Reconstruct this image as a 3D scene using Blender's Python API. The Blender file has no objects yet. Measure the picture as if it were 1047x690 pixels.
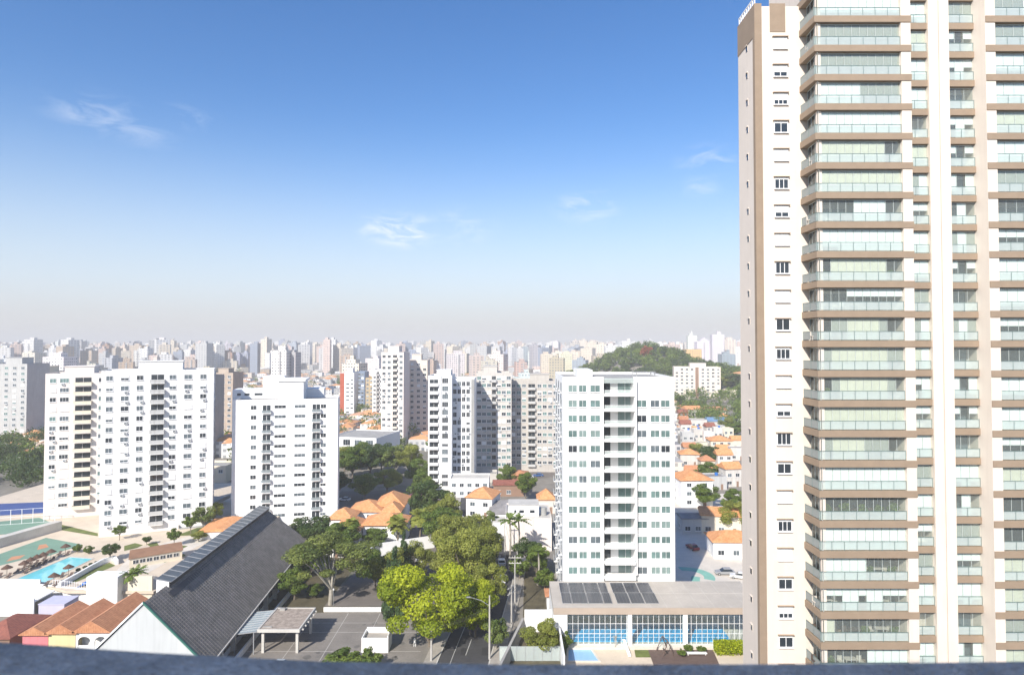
import bpy, math, random
import numpy as np
from mathutils import Vector, Matrix
R = math.radians
rnd = random.Random(7)
scene = bpy.context.scene
COL = scene.collection

# ---------------------------------------------------------------- camera
CAMH = 55.0
PITCH = R(1.3)
F = 640.0                       # focal length in photo pixels (1047 wide)
HOR = 352.0
SH = HOR - 345.0 - F*math.tan(PITCH)
cam = bpy.data.cameras.new('camera'); camo = bpy.data.objects.new('camera', cam); COL.objects.link(camo)
camo.location = (0, 0, CAMH); camo.rotation_euler = (R(90)+PITCH, 0, 0)
cam.sensor_width = 36; cam.lens = F/1047*36; cam.shift_y = SH/1047
cam.clip_start = 0.05; cam.clip_end = 40000
cam.dof.use_dof = True; cam.dof.focus_distance = 180; cam.dof.aperture_fstop = 5.6
scene.camera = camo

# ---------------------------------------------------------------- light
SUN_EL, SH_DIR = 36.0, Vector((0.43, 0.903))          # shadows fall away and to the right
AZ = math.atan2(-SH_DIR.x, -SH_DIR.y)
w = bpy.data.worlds.new('World'); scene.world = w; w.use_nodes = True
nt = w.node_tree; nt.nodes.clear()
def N(t, typ, **kw):
    n = t.nodes.new(typ)
    for k, v in kw.items():
        if k.startswith('i_'): n.inputs[k[2:].replace('_', ' ')].default_value = v
        else: setattr(n, k, v)
    return n
sky = N(nt, 'ShaderNodeTexSky', sky_type='NISHITA', sun_disc=False, sun_elevation=R(SUN_EL), sun_rotation=AZ,
        altitude=300, air_density=1.1, dust_density=.7, ozone_density=2.5)
bg = N(nt, 'ShaderNodeBackground'); bg.inputs['Strength'].default_value = 0.125
wo = N(nt, 'ShaderNodeOutputWorld')
# thin cirrus wisps
tc = N(nt, 'ShaderNodeTexCoord')
mp = N(nt, 'ShaderNodeMapping'); mp.inputs['Scale'].default_value = (7, 7, 22); mp.inputs['Rotation'].default_value = (0, R(14), 0)
nt.links.new(tc.outputs['Generated'], mp.inputs['Vector'])
no = N(nt, 'ShaderNodeTexNoise'); no.inputs['Scale'].default_value = 2.2; no.inputs['Detail'].default_value = 9; no.inputs['Roughness'].default_value = .62
no.inputs['Distortion'].default_value = .7
nt.links.new(mp.outputs[0], no.inputs['Vector'])
rp = N(nt, 'ShaderNodeMapRange'); rp.inputs['From Min'].default_value = .45; rp.inputs['From Max'].default_value = .78
nt.links.new(no.outputs['Fac'], rp.inputs['Value'])
def raydir(px, py):
    a = (px-523.5)/F; b = -(py-345-SH)/F
    return Vector((a, math.cos(PITCH)-b*math.sin(PITCH), math.sin(PITCH)+b*math.cos(PITCH)))
acc = None
for px, py, rad, amp in [(98, 116, .08, .4), (150, 138, .06, .22), (405, 234, .08, 1.4), (420, 243, .05, .7), (600, 212, .075, .7), (722, 164, .065, .5), (716, 192, .045, .45), (195, 120, .05, .3), (470,232,.09,.4)]:
    d = raydir(px, py).normalized()
    dist = N(nt, 'ShaderNodeVectorMath', operation='SUBTRACT'); dist.inputs[1].default_value = d
    nt.links.new(tc.outputs['Generated'], dist.inputs[0])
    sc_ = N(nt, 'ShaderNodeVectorMath', operation='MULTIPLY'); sc_.inputs[1].default_value = (1, 1, 2.0); nt.links.new(dist.outputs[0], sc_.inputs[0])
    ln = N(nt, 'ShaderNodeVectorMath', operation='LENGTH'); nt.links.new(sc_.outputs[0], ln.inputs[0])
    m = N(nt, 'ShaderNodeMapRange', interpolation_type='SMOOTHERSTEP'); m.inputs['From Min'].default_value = rad; m.inputs['From Max'].default_value = 0
    m.inputs['To Max'].default_value = amp; nt.links.new(ln.outputs['Value'], m.inputs['Value'])
    if acc is None: acc = m.outputs[0]
    else:
        a = N(nt, 'ShaderNodeMath', operation='ADD'); nt.links.new(acc, a.inputs[0]); nt.links.new(m.outputs[0], a.inputs[1]); acc = a.outputs[0]
mu = N(nt, 'ShaderNodeMath', operation='MULTIPLY', use_clamp=True); nt.links.new(acc, mu.inputs[0]); nt.links.new(rp.outputs[0], mu.inputs[1])
mx = N(nt, 'ShaderNodeMixRGB'); mx.inputs['Color2'].default_value = (6.2, 6.4, 6.8, 1)
hsv = N(nt, 'ShaderNodeHueSaturation'); hsv.inputs['Saturation'].default_value = 1.28; hsv.inputs['Value'].default_value = 1.0; hsv.inputs['Hue'].default_value = .508
nt.links.new(sky.outputs[0], hsv.inputs['Color'])
# polluted air low over the horizon
sx = N(nt, 'ShaderNodeSeparateXYZ'); nt.links.new(tc.outputs['Generated'], sx.inputs[0])
hz = N(nt, 'ShaderNodeMapRange', interpolation_type='SMOOTHERSTEP'); hz.inputs['From Min'].default_value = .40; hz.inputs['From Max'].default_value = -.06
hz.inputs['To Max'].default_value = 1.0; nt.links.new(sx.outputs['Z'], hz.inputs['Value'])
hp = N(nt, 'ShaderNodeMath', operation='POWER'); hp.inputs[1].default_value = 1.25; nt.links.new(hz.outputs[0], hp.inputs[0])
hc = N(nt, 'ShaderNodeMapRange', interpolation_type='SMOOTHSTEP'); hc.inputs['From Min'].default_value = .0; hc.inputs['From Max'].default_value = .10; nt.links.new(sx.outputs['Z'], hc.inputs['Value'])
hcol = N(nt, 'ShaderNodeMixRGB'); hcol.inputs['Color1'].default_value = (4.0, 3.95, 3.95, 1); hcol.inputs['Color2'].default_value = (4.1, 4.5, 5.1, 1); nt.links.new(hc.outputs[0], hcol.inputs['Fac'])
hm = N(nt, 'ShaderNodeMixRGB'); nt.links.new(hp.outputs[0], hm.inputs['Fac']); nt.links.new(hsv.outputs[0], hm.inputs['Color1']); nt.links.new(hcol.outputs[0], hm.inputs['Color2'])
nt.links.new(mu.outputs[0], mx.inputs['Fac']); nt.links.new(hm.outputs[0], mx.inputs['Color1'])
nt.links.new(mx.outputs[0], bg.inputs['Color']); nt.links.new(bg.outputs[0], wo.inputs['Surface'])

sl = bpy.data.lights.new('sun', 'SUN'); so = bpy.data.objects.new('sun', sl); COL.objects.link(so)
sl.energy = 4.9; sl.angle = R(.53); sl.color = (1.0, .94, .85)
ce = math.cos(R(SUN_EL))
so.rotation_euler = Vector((SH_DIR.x*ce, SH_DIR.y*ce, -math.sin(R(SUN_EL)))).to_track_quat('-Z', 'Y').to_euler()
so.location = (-60, -120, 160)

scene.view_settings.view_transform = 'Standard'; scene.view_settings.look = 'None'
scene.view_settings.exposure = 0.52; scene.view_settings.gamma = 1.0
scene.view_settings.use_curve_mapping = False
scene.cycles.max_bounces = 8; scene.cycles.transparent_max_bounces = 24; scene.cycles.volume_bounces = 0
scene.cycles.diffuse_bounces = 3; scene.cycles.glossy_bounces = 3; scene.cycles.transmission_bounces = 4

# ---------------------------------------------------------------- projection helpers (where a thing stands)
def Wp(px, py, Y):
    d = raydir(px, py); t = Y/d.y
    return Vector((d.x*t, Y, CAMH+d.z*t))
def Gp(px, py, z=0.0):
    d = raydir(px, py); t = (z-CAMH)/d.z
    return Vector((d.x*t, d.y*t, z))
def XatY(px, Y): return Wp(px, HOR, Y).x

# ---------------------------------------------------------------- terrain height
def gau(x, y, cx, cy, sx, sy): return math.exp(-((x-cx)/sx)**2-((y-cy)/sy)**2)
def TH(x, y):
    h = 44*gau(x, y, 148, 700, 72, 120)+20*gau(x, y, 262, 560, 75, 120)+14*gau(x, y, 330, 900, 160, 200)
    h += 6*gau(x, y, 300, 2600, 900, 700)
    k = min(1, max(0, (y-200)/150))
    return h*k

# ---------------------------------------------------------------- materials
MATS = {}
def mat(name, col, rough=.8, var=.12, scale=.6, streak=0., metal=0., bump=0., bscale=None, spec=.4, fine=0.):
    if name in MATS: return MATS[name]
    m = bpy.data.materials.new(name); m.use_nodes = True; MATS[name] = m
    t = m.node_tree; p = t.nodes['Principled BSDF']
    p.inputs['Roughness'].default_value = rough; p.inputs['Metallic'].default_value = metal
    p.inputs['Specular IOR Level'].default_value = spec
    c = N(t, 'ShaderNodeRGB'); c.outputs[0].default_value = (*col, 1)
    geo = N(t, 'ShaderNodeNewGeometry')
    n1 = N(t, 'ShaderNodeTexNoise'); n1.inputs['Scale'].default_value = scale; n1.inputs['Detail'].default_value = 7; n1.inputs['Roughness'].default_value = .6
    t.links.new(geo.outputs['Position'], n1.inputs['Vector'])
    r1 = N(t, 'ShaderNodeMapRange'); r1.inputs['From Min'].default_value = .3; r1.inputs['From Max'].default_value = .7
    r1.inputs['To Min'].default_value = 1-var; r1.inputs['To Max'].default_value = 1+var*.6
    t.links.new(n1.outputs['Fac'], r1.inputs['Value'])
    val = r1.outputs[0]
    if streak:
        mp = N(t, 'ShaderNodeMapping'); mp.inputs['Scale'].default_value = (1.6, 1.6, .09)
        t.links.new(geo.outputs['Position'], mp.inputs['Vector'])
        n2 = N(t, 'ShaderNodeTexNoise'); n2.inputs['Scale'].default_value = 1.3; n2.inputs['Detail'].default_value = 5
        t.links.new(mp.outputs[0], n2.inputs['Vector'])
        r2 = N(t, 'ShaderNodeMapRange'); r2.inputs['From Min'].default_value = .5; r2.inputs['From Max'].default_value = .78
        r2.inputs['To Min'].default_value = 1; r2.inputs['To Max'].default_value = 1-streak
        t.links.new(n2.outputs['Fac'], r2.inputs['Value'])
        k = N(t, 'ShaderNodeMath', operation='MULTIPLY'); t.links.new(val, k.inputs[0]); t.links.new(r2.outputs[0], k.inputs[1]); val = k.outputs[0]
    if fine:
        n3 = N(t, 'ShaderNodeTexNoise'); n3.inputs['Scale'].default_value = scale*14; n3.inputs['Detail'].default_value = 4
        t.links.new(geo.outputs['Position'], n3.inputs['Vector'])
        r3 = N(t, 'ShaderNodeMapRange'); r3.inputs['From Min'].default_value = .3; r3.inputs['From Max'].default_value = .7
        r3.inputs['To Min'].default_value = 1-fine; r3.inputs['To Max'].default_value = 1+fine
        t.links.new(n3.outputs['Fac'], r3.inputs['Value'])
        k = N(t, 'ShaderNodeMath', operation='MULTIPLY'); t.links.new(val, k.inputs[0]); t.links.new(r3.outputs[0], k.inputs[1]); val = k.outputs[0]
    vm = N(t, 'ShaderNodeVectorMath', operation='SCALE'); t.links.new(c.outputs[0], vm.inputs[0]); t.links.new(val, vm.inputs['Scale'])
    t.links.new(vm.outputs[0], p.inputs['Base Color'])
    if bump:
        b = N(t, 'ShaderNodeBump'); b.inputs['Strength'].default_value = bump; b.inputs['Distance'].default_value = .05
        n4 = N(t, 'ShaderNodeTexNoise'); n4.inputs['Scale'].default_value = bscale or scale*10
        t.links.new(geo.outputs['Position'], n4.inputs['Vector']); t.links.new(n4.outputs['Fac'], b.inputs['Height']); t.links.new(b.outputs[0], p.inputs['Normal'])
    return m
def tiles(name, col, col2, along='X', pitch=.3):
    """clay or concrete roof tiles: rows of half round tiles with mottled colour"""
    if name in MATS: return MATS[name]
    m = bpy.data.materials.new(name); m.use_nodes = True; MATS[name] = m
    t = m.node_tree; p = t.nodes['Principled BSDF']; p.inputs['Roughness'].default_value = .85
    geo = N(t, 'ShaderNodeNewGeometry')
    no = N(t, 'ShaderNodeTexNoise'); no.inputs['Scale'].default_value = .9; no.inputs['Detail'].default_value = 8; no.inputs['Roughness'].default_value = .7
    t.links.new(geo.outputs['Position'], no.inputs['Vector'])
    vo = N(t, 'ShaderNodeTexVoronoi'); vo.inputs['Scale'].default_value = 2.4; t.links.new(geo.outputs['Position'], vo.inputs['Vector'])
    sep = N(t, 'ShaderNodeSeparateColor'); t.links.new(vo.outputs['Color'], sep.inputs[0])
    ad = N(t, 'ShaderNodeMath', operation='MULTIPLY_ADD'); ad.inputs[1].default_value = .35; t.links.new(sep.outputs[0], ad.inputs[0]); t.links.new(no.outputs['Fac'], ad.inputs[2])
    r = N(t, 'ShaderNodeMapRange'); r.inputs['From Min'].default_value = .4; r.inputs['From Max'].default_value = .95; t.links.new(ad.outputs[0], r.inputs['Value'])
    mx = N(t, 'ShaderNodeMixRGB'); mx.inputs['Color1'].default_value = (*col, 1); mx.inputs['Color2'].default_value = (*col2, 1)
    t.links.new(r.outputs[0], mx.inputs['Fac']); t.links.new(mx.outputs[0], p.inputs['Base Color'])
    wv = N(t, 'ShaderNodeTexWave', bands_direction=along); wv.inputs['Scale'].default_value = .314/pitch; wv.inputs['Distortion'].default_value = .4
    t.links.new(geo.outputs['Position'], wv.inputs['Vector'])
    b = N(t, 'ShaderNodeBump'); b.inputs['Strength'].default_value = .6; b.inputs['Distance'].default_value = .06
    t.links.new(wv.outputs['Fac'], b.inputs['Height']); t.links.new(b.outputs[0], p.inputs['Normal'])
    return m
def glassmat(name, tint, alpha=.75, rough=.03):
    """thin clear glass: mostly see-through, a little mirror"""
    if name in MATS: return MATS[name]
    m = bpy.data.materials.new(name); m.use_nodes = True; MATS[name] = m
    t = m.node_tree; t.nodes.clear()
    o = N(t, 'ShaderNodeOutputMaterial'); tr = N(t, 'ShaderNodeBsdfTransparent'); tr.inputs[0].default_value = (*tint, 1)
    gl = N(t, 'ShaderNodeBsdfGlossy'); gl.inputs['Roughness'].default_value = rough; gl.inputs[0].default_value = (.9, .95, .95, 1)
    df = N(t, 'ShaderNodeBsdfDiffuse'); df.inputs[0].default_value = (tint[0]*.8, tint[1]*.85, tint[2]*.85, 1)
    m1 = N(t, 'ShaderNodeMixShader'); m1.inputs[0].default_value = 1-alpha; t.links.new(tr.outputs[0], m1.inputs[1]); t.links.new(df.outputs[0], m1.inputs[2])
    lw = N(t, 'ShaderNodeLayerWeight'); lw.inputs[0].default_value = .25
    m2 = N(t, 'ShaderNodeMixShader'); t.links.new(lw.outputs['Fresnel'], m2.inputs[0]); t.links.new(m1.outputs[0], m2.inputs[1]); t.links.new(gl.outputs[0], m2.inputs[2])
    t.links.new(m2.outputs[0], o.inputs[0]); return m
def leafmat(name, c1, c2, trans=.35):
    if name in MATS: return MATS[name]
    m = bpy.data.materials.new(name); m.use_nodes = True; MATS[name] = m
    t = m.node_tree; t.nodes.clear()
    o = N(t, 'ShaderNodeOutputMaterial'); at = N(t, 'ShaderNodeAttribute', attribute_name='tint')
    mx = N(t, 'ShaderNodeMixRGB'); mx.inputs['Color1'].default_value = (*c1, 1); mx.inputs['Color2'].default_value = (*c2, 1)
    t.links.new(at.outputs['Fac'], mx.inputs['Fac'])
    df = N(t, 'ShaderNodeBsdfPrincipled'); df.inputs['Roughness'].default_value = .55; df.inputs['Specular IOR Level'].default_value = .3
    tl = N(t, 'ShaderNodeBsdfTranslucent'); t.links.new(mx.outputs[0], df.inputs['Base Color'])
    hs = N(t, 'ShaderNodeMixRGB', blend_type='MULTIPLY'); hs.inputs[0].default_value = 1; hs.inputs['Color2'].default_value = (1.3, 1.25, .5, 1)
    t.links.new(mx.outputs[0], hs.inputs['Color1']); t.links.new(hs.outputs[0], tl.inputs[0])
    ms = N(t, 'ShaderNodeMixShader'); ms.inputs[0].default_value = trans
    t.links.new(df.outputs[0], ms.inputs[1]); t.links.new(tl.outputs[0], ms.inputs[2]); t.links.new(ms.outputs[0], o.inputs[0]); return m
def facade_far(name, ux=3.0, uz=3.0, dark=(.13, .15, .18)):
    """distant facades: wall colour from the mesh, windows as a grid in metres (UV)"""
    if name in MATS: return MATS[name]
    m = bpy.data.materials.new(name); m.use_nodes = True; MATS[name] = m
    t = m.node_tree; p = t.nodes['Principled BSDF']; p.inputs['Roughness'].default_value = .7
    uv = N(t, 'ShaderNodeUVMap'); sp = N(t, 'ShaderNodeSeparateXYZ'); t.links.new(uv.outputs[0], sp.inputs[0])
    def band(sock, period, lo, hi):
        d = N(t, 'ShaderNodeMath', operation='DIVIDE'); d.inputs[1].default_value = period; t.links.new(sock, d.inputs[0])
        f = N(t, 'ShaderNodeMath', operation='FRACT'); t.links.new(d.outputs[0], f.inputs[0])
        a = N(t, 'ShaderNodeMath', operation='GREATER_THAN'); a.inputs[1].default_value = lo; t.links.new(f.outputs[0], a.inputs[0])
        b = N(t, 'ShaderNodeMath', operation='LESS_THAN'); b.inputs[1].default_value = hi; t.links.new(f.outputs[0], b.inputs[0])
        k = N(t, 'ShaderNodeMath', operation='MULTIPLY'); t.links.new(a.outputs[0], k.inputs[0]); t.links.new(b.outputs[0], k.inputs[1])
        fl = N(t, 'ShaderNodeMath', operation='FLOOR'); t.links.new(d.outputs[0], fl.inputs[0])
        return k.outputs[0], fl.outputs[0]
    a, ia = band(sp.outputs['X'], ux, .25, .75); b, ib = band(sp.outputs['Y'], uz, .3, .78)
    k = N(t, 'ShaderNodeMath', operation='MULTIPLY'); t.links.new(a, k.inputs[0]); t.links.new(b, k.inputs[1])
    cb = N(t, 'ShaderNodeCombineXYZ'); t.links.new(ia, cb.inputs[0]); t.links.new(ib, cb.inputs[1])
    wn = N(t, 'ShaderNodeTexWhiteNoise'); t.links.new(cb.outputs[0], wn.inputs['Vector'])
    r = N(t, 'ShaderNodeMapRange'); r.inputs['To Min'].default_value = .45; r.inputs['To Max'].default_value = 1; t.links.new(wn.outputs[0], r.inputs['Value'])
    k2 = N(t, 'ShaderNodeMath', operation='MULTIPLY'); t.links.new(k.outputs[0], k2.inputs[0]); t.links.new(r.outputs[0], k2.inputs[1])
    at = N(t, 'ShaderNodeAttribute', attribute_name='wall')
    mx = N(t, 'ShaderNodeMixRGB'); mx.inputs['Color2'].default_value = (*dark, 1)
    t.links.new(k2.outputs[0], mx.inputs['Fac']); t.links.new(at.outputs['Color'], mx.inputs['Color1']); t.links.new(mx.outputs[0], p.inputs['Base Color'])
    return m

WHITE = mat('white painted render', (.78, .77, .75), .8, .08, .15, streak=.22)
WHITE2 = mat('bright white paint', (.82, .82, .81), .7, .04, .2)
CREAM = mat('cream render', (.69, .61, .53), .8, .05, .2, streak=.07)
CREAM2 = mat('yellowish cream render', (.70, .63, .50), .8, .07, .2, streak=.1)
PINKW = mat('pinkish white render', (.74, .68, .63), .8, .08, .2, streak=.14)
GREYW = mat('light grey render', (.50, .50, .49), .85, .1, .2, streak=.2)
GREYM = mat('mid grey render', (.34, .34, .33), .85, .1, .2, streak=.2)
TAN = mat('tan stone cladding', (.29, .218, .155), .75, .08, .9, fine=.05)
BROWNW = mat('brown render', (.27, .17, .12), .8, .1, .4)
REDW = mat('red render', (.42, .10, .055), .8, .08, .4)
ORANGEW = mat('orange render', (.74, .42, .20), .8, .08, .3)
PINK = mat('pink plaster', (.62, .20, .22), .85, .1, .5, streak=.15)
YELLOW = mat('pale yellow plaster', (.66, .56, .32), .85, .08, .5, streak=.12)
LAV = mat('lavender plaster', (.50, .50, .62), .85, .08, .5)
FRAME = mat('white window frame', (.80, .80, .80), .5, .02)
GREYFR = mat('grey aluminium', (.40, .41, .42), .4, .05, metal=.3)
GDARK = mat('dark window glass', (.035, .045, .055), .08, .3, .6, spec=.6)
GMID = mat('grey window glass', (.12, .15, .17), .1, .3, .6, spec=.6)
GTEAL = mat('teal window glass', (.15, .24, .23), .1, .3, .8, spec=.6)
GTEAL2 = mat('pale teal glass', (.21, .285, .275), .12, .2, .8, spec=.6)
GTEAL3 = mat('grey teal glass', (.13, .20, .195), .1, .4, .5, spec=.6)
BLIND = mat('white roller blind', (.78, .79, .78), .7, .05, .8)
BLINDW = mat('beige roller blind', (.60, .57, .48), .7, .08, .8)
ROOM = mat('dim room interior', (.20, .18, .15), .9, .35, 1.2)
CONC = mat('grey concrete', (.36, .35, .33), .9, .2, .35, bump=.3, fine=.08)
CONCL = mat('pale concrete', (.52, .50, .46), .9, .14, .3, fine=.06)
LEDGE = mat('painted ledge', (.62, .61, .58), .65, .45, 11, bump=.5, bscale=160, fine=.2)
ASPH = mat('road asphalt', (.055, .055, .058), .9, .25, .25, fine=.12, bump=.3)
ASPH2 = mat('worn car park asphalt', (.17, .15, .135), .9, .22, .2, fine=.1, bump=.3)
YARD = mat('yard concrete', (.22, .20, .178), .9, .2, .22, fine=.1, bump=.2)
PAVE = mat('pavement stone', (.36, .33, .29), .9, .2, .5, fine=.1)
SAND = mat('sandy paving', (.60, .51, .40), .9, .1, .4, fine=.06)
PLAZA = mat('plaza paving', (.62, .57, .50), .9, .12, .3, fine=.06)
GRASS = mat('grass', (.13, .16, .04), .95, .35, .4, fine=.2)
SOIL = mat('garden soil', (.10, .085, .05), .95, .4, .3, fine=.2)
COURT = mat('green sports court', (.17, .29, .22), .85, .12, .3)
COURTO = mat('orange court paint', (.52, .25, .14), .85, .12, .3)
COURTB = mat('blue sports court', (.05, .09, .26), .85, .12, .3)
PAINT = mat('road paint', (.42, .42, .40), .8, .2, 1.5)
WATER = mat('pool water', (.17, .60, .66), .06, .06, .8, spec=.5, bump=.15, bscale=3)
WATERB = mat('indoor pool water', (.035, .42, .85), .06, .12, .8, spec=.5, bump=.15, bscale=3)
SOLAR = mat('solar panel', (.045, .05, .062), .25, .08, .3, spec=.6)
TERRA = tiles('terracotta tiles', (.40, .165, .08), (.56, .27, .14), 'X')
TERRAF = tiles('bright orange tiles', (.54, .22, .08), (.72, .37, .17), 'X')
TERRAD = tiles('old dark red tiles', (.20, .07, .05), (.34, .12, .08), 'X')
FIBRE = mat('grey fibre cement roof', (.27, .255, .25), .9, .25, .4, streak=.0, fine=.1)
BROWNR = mat('brown shelter roof', (.27, .15, .09), .85, .2, .5)
METAL = mat('galvanised steel', (.42, .43, .44), .45, .15, 2, metal=.5)
POLE = mat('concrete pole', (.45, .43, .40), .9, .15, 1)
BLACK = mat('black rubber', (.02, .02, .02), .7, .1)
WIRE = mat('black cable', (.03, .03, .03), .6, .1)
BARK = mat('bark', (.20, .165, .13), .95, .3, 2, bump=.5)
BARKG = mat('pale grey bark', (.36, .33, .28), .95, .25, 2, bump=.5)
BLUEP = mat('blue plastic', (.03, .16, .50), .35, .1)
TEALR = mat('teal awning', (.16, .42, .42), .6, .15, .8)
GREENV = mat('green verge trim', (.04, .15, .115), .5, .1)
DARKW = mat('dark timber deck', (.13, .09, .075), .8, .2, 1.5)
GLASSC = glassmat('clear pool hall glass', (.94, .98, .98), .97)
GLASSR = glassmat('balcony rail glass', (.92, .95, .94), .66)
GLASSB = glassmat('balcony curtain glass', (.93, .96, .95), .93)
SKYL = mat('skylight panels', (.085, .10, .11), .35, .2, 1.0, spec=.5)
FARF = facade_far('distant facade'); FARF2 = facade_far('distant banded facade', 5.2, 3.1, (.20, .22, .25))

# ---------------------------------------------------------------- mesh helpers
class MB:
    def __init__(s): s.v = []; s.f = []; s.m = []
    def add(s, vs, fs, m=0):
        o = len(s.v); s.v += [tuple(v) for v in vs]
        for f in fs: s.f.append([o+i for i in f]); s.m.append(m)
        return s
    def box(s, x0, x1, y0, y1, z0, z1, m=0):
        if x0 > x1: x0, x1 = x1, x0
        if y0 > y1: y0, y1 = y1, y0
        if z0 > z1: z0, z1 = z1, z0
        return s.add([(x0,y0,z0),(x1,y0,z0),(x1,y1,z0),(x0,y1,z0),(x0,y0,z1),(x1,y0,z1),(x1,y1,z1),(x0,y1,z1)],
            [(0,3,2,1),(4,5,6,7),(0,1,5,4),(1,2,6,5),(2,3,7,6),(3,0,4,7)], m)
    def prism(s, poly, z0, z1, m=0, mtop=None):
        n = len(poly); a = sum(poly[i][0]*poly[(i+1)%n][1]-poly[(i+1)%n][0]*poly[i][1] for i in range(n))
        if a < 0: poly = poly[::-1]
        s.add([(x, y, z0) for x, y in poly]+[(x, y, z1) for x, y in poly], [tuple(range(n))[::-1]]+[(i, (i+1)%n, n+(i+1)%n, n+i) for i in range(n)], m)
        s.f.append([len(s.v)-n+i for i in range(n)]); s.m.append(m if mtop is None else mtop)
        return s
    def poly(s, pts, m=0): return s.add(pts, [tuple(range(len(pts)))], m)
    def slab(s, pts, th, m=0):
        """a polygon given thickness th downwards"""
        n = len(pts); s.add([tuple(p) for p in pts]+[(p[0], p[1], p[2]-th) for p in pts],
            [tuple(range(n)), tuple(range(n, 2*n))[::-1]]+[(i, n+i, n+(i+1)%n, (i+1)%n) for i in range(n)], m); return s
    def tube(s, p0, p1, r0, r1=None, n=8, m=0):
        r1 = r0 if r1 is None else r1
        p0 = Vector(p0); p1 = Vector(p1); d = (p1-p0)
        if d.length < 1e-6: return s
        d.normalize(); a = d.orthogonal().normalized(); b = d.cross(a)
        vs = [p0+(a*math.cos(2*math.pi*i/n)+b*math.sin(2*math.pi*i/n))*r0 for i in range(n)]+[p1+(a*math.cos(2*math.pi*i/n)+b*math.sin(2*math.pi*i/n))*r1 for i in range(n)]
        return s.add(vs, [(i, (i+1)%n, n+(i+1)%n, n+i) for i in range(n)]+[tuple(range(n))[::-1], tuple(range(n, 2*n))], m)
    def mesh(s, name, mats):
        me = bpy.data.meshes.new(name); me.from_pydata(s.v, [], s.f)
        for m in mats: me.materials.append(m)
        me.polygons.foreach_set('material_index', s.m); me.update(); return me
def tag(o, label=None, cat=None, group=None, kind=None):
    if label: o['label'] = label
    if cat: o['category'] = cat
    if group: o['group'] = group
    if kind: o['kind'] = kind
    return o
def thing(name, label, cat, loc=(0,0,0), rot=0., group=None):
    o = bpy.data.objects.new(name, None); COL.objects.link(o); o.location = loc; o.rotation_euler = (0, 0, rot); o.empty_display_size = .5
    return tag(o, label, cat, group)
def put(name, me, parent=None, loc=(0,0,0), rot=0., scale=None, label=None):
    o = bpy.data.objects.new(name, me); COL.objects.link(o); o.parent = parent; o.location = loc
    if rot: o.rotation_euler = (0, 0, rot)
    if scale: o.scale = scale
    if label: o['label'] = label
    return o
def part(name, mb, mats, parent=None, loc=(0,0,0), rot=0., world=False, label=None):
    if not isinstance(mats, (list, tuple)): mats = [mats]
    if world and parent is not None:
        b = parent.location
        if parent.parent: b = b+parent.parent.location
        mb.v = [(x-b.x, y-b.y, z-b.z) for x, y, z in mb.v]
    return put(name, mb.mesh(name, mats), parent, loc, rot, label=label)
def structure(name, mb, mats): return tag(part(name, mb, mats), kind='structure')
def copy_tree(root, loc, rot, label=None):
    r = root.copy(); COL.objects.link(r); r.location = loc; r.rotation_euler = (0, 0, rot)
    if label: r['label'] = label
    for ch in root.children:
        c = ch.copy(); COL.objects.link(c); c.parent = r
        for g in ch.children:
            d = g.copy(); COL.objects.link(d); d.parent = c
    return r

# ================================================================ GROUND
def ground():
    xs = list(np.concatenate([-np.geomspace(9500, 420, 16), np.linspace(-400, 560, 49), np.geomspace(580, 9500, 16)]))
    ys = list(np.concatenate([[-600, -100], np.linspace(0, 1200, 61), np.geomspace(1260, 9500, 24)]))
    v = [(x, y, TH(x, y)) for y in ys for x in xs]; nx = len(xs)
    f = [(j*nx+i, j*nx+i+1, (j+1)*nx+i+1, (j+1)*nx+i) for j in range(len(ys)-1) for i in range(nx-1)]
    m = bpy.data.materials.new('city ground'); m.use_nodes = True; t = m.node_tree; p = t.nodes['Principled BSDF']; p.inputs['Roughness'].default_value = .95
    geo = N(t, 'ShaderNodeNewGeometry')
    n1 = N(t, 'ShaderNodeTexNoise'); n1.inputs['Scale'].default_value = .014; n1.inputs['Detail'].default_value = 9; n1.inputs['Roughness'].default_value = .7
    n2 = N(t, 'ShaderNodeTexNoise'); n2.inputs['Scale'].default_value = .3; n2.inputs['Detail'].default_value = 6
    t.links.new(geo.outputs['Position'], n1.inputs['Vector']); t.links.new(geo.outputs['Position'], n2.inputs['Vector'])
    cr = N(t, 'ShaderNodeValToRGB'); e = cr.color_ramp.elements
    e[0].position = .36; e[0].color = (.07, .085, .035, 1); e[1].position = .46; e[1].color = (.19, .175, .15, 1)
    e2 = e.new(.6); e2.color = (.27, .245, .21, 1)
    t.links.new(n1.outputs['Fac'], cr.inputs[0])
    r = N(t, 'ShaderNodeMapRange'); r.inputs['To Min'].default_value = .65; r.inputs['To Max'].default_value = 1.3; t.links.new(n2.outputs['Fac'], r.inputs['Value'])
    vm = N(t, 'ShaderNodeVectorMath', operation='SCALE'); t.links.new(cr.outputs[0], vm.inputs[0]); t.links.new(r.outputs[0], vm.inputs['Scale'])
    t.links.new(vm.outputs[0], p.inputs['Base Color'])
    b = MB(); b.add(v, f); return structure('ground', b, [m])
ground()
def sheet(name, pts, z, m, th=None):
    """flat area given by photo-plan points (x, y) in metres"""
    b = MB()
    if th: b.prism([(p[0], p[1]) for p in pts], z-th, z)
    else:
        a = sum(pts[i][0]*pts[(i+1)%len(pts)][1]-pts[(i+1)%len(pts)][0]*pts[i][1] for i in range(len(pts)))
        if a < 0: pts = pts[::-1]
        b.poly([(p[0], p[1], z) for p in pts])
    return structure(name, b, m)
def gs(*pp, z=0.): return [tuple(Gp(px, py, z)[:2]) for px, py in pp]

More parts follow.
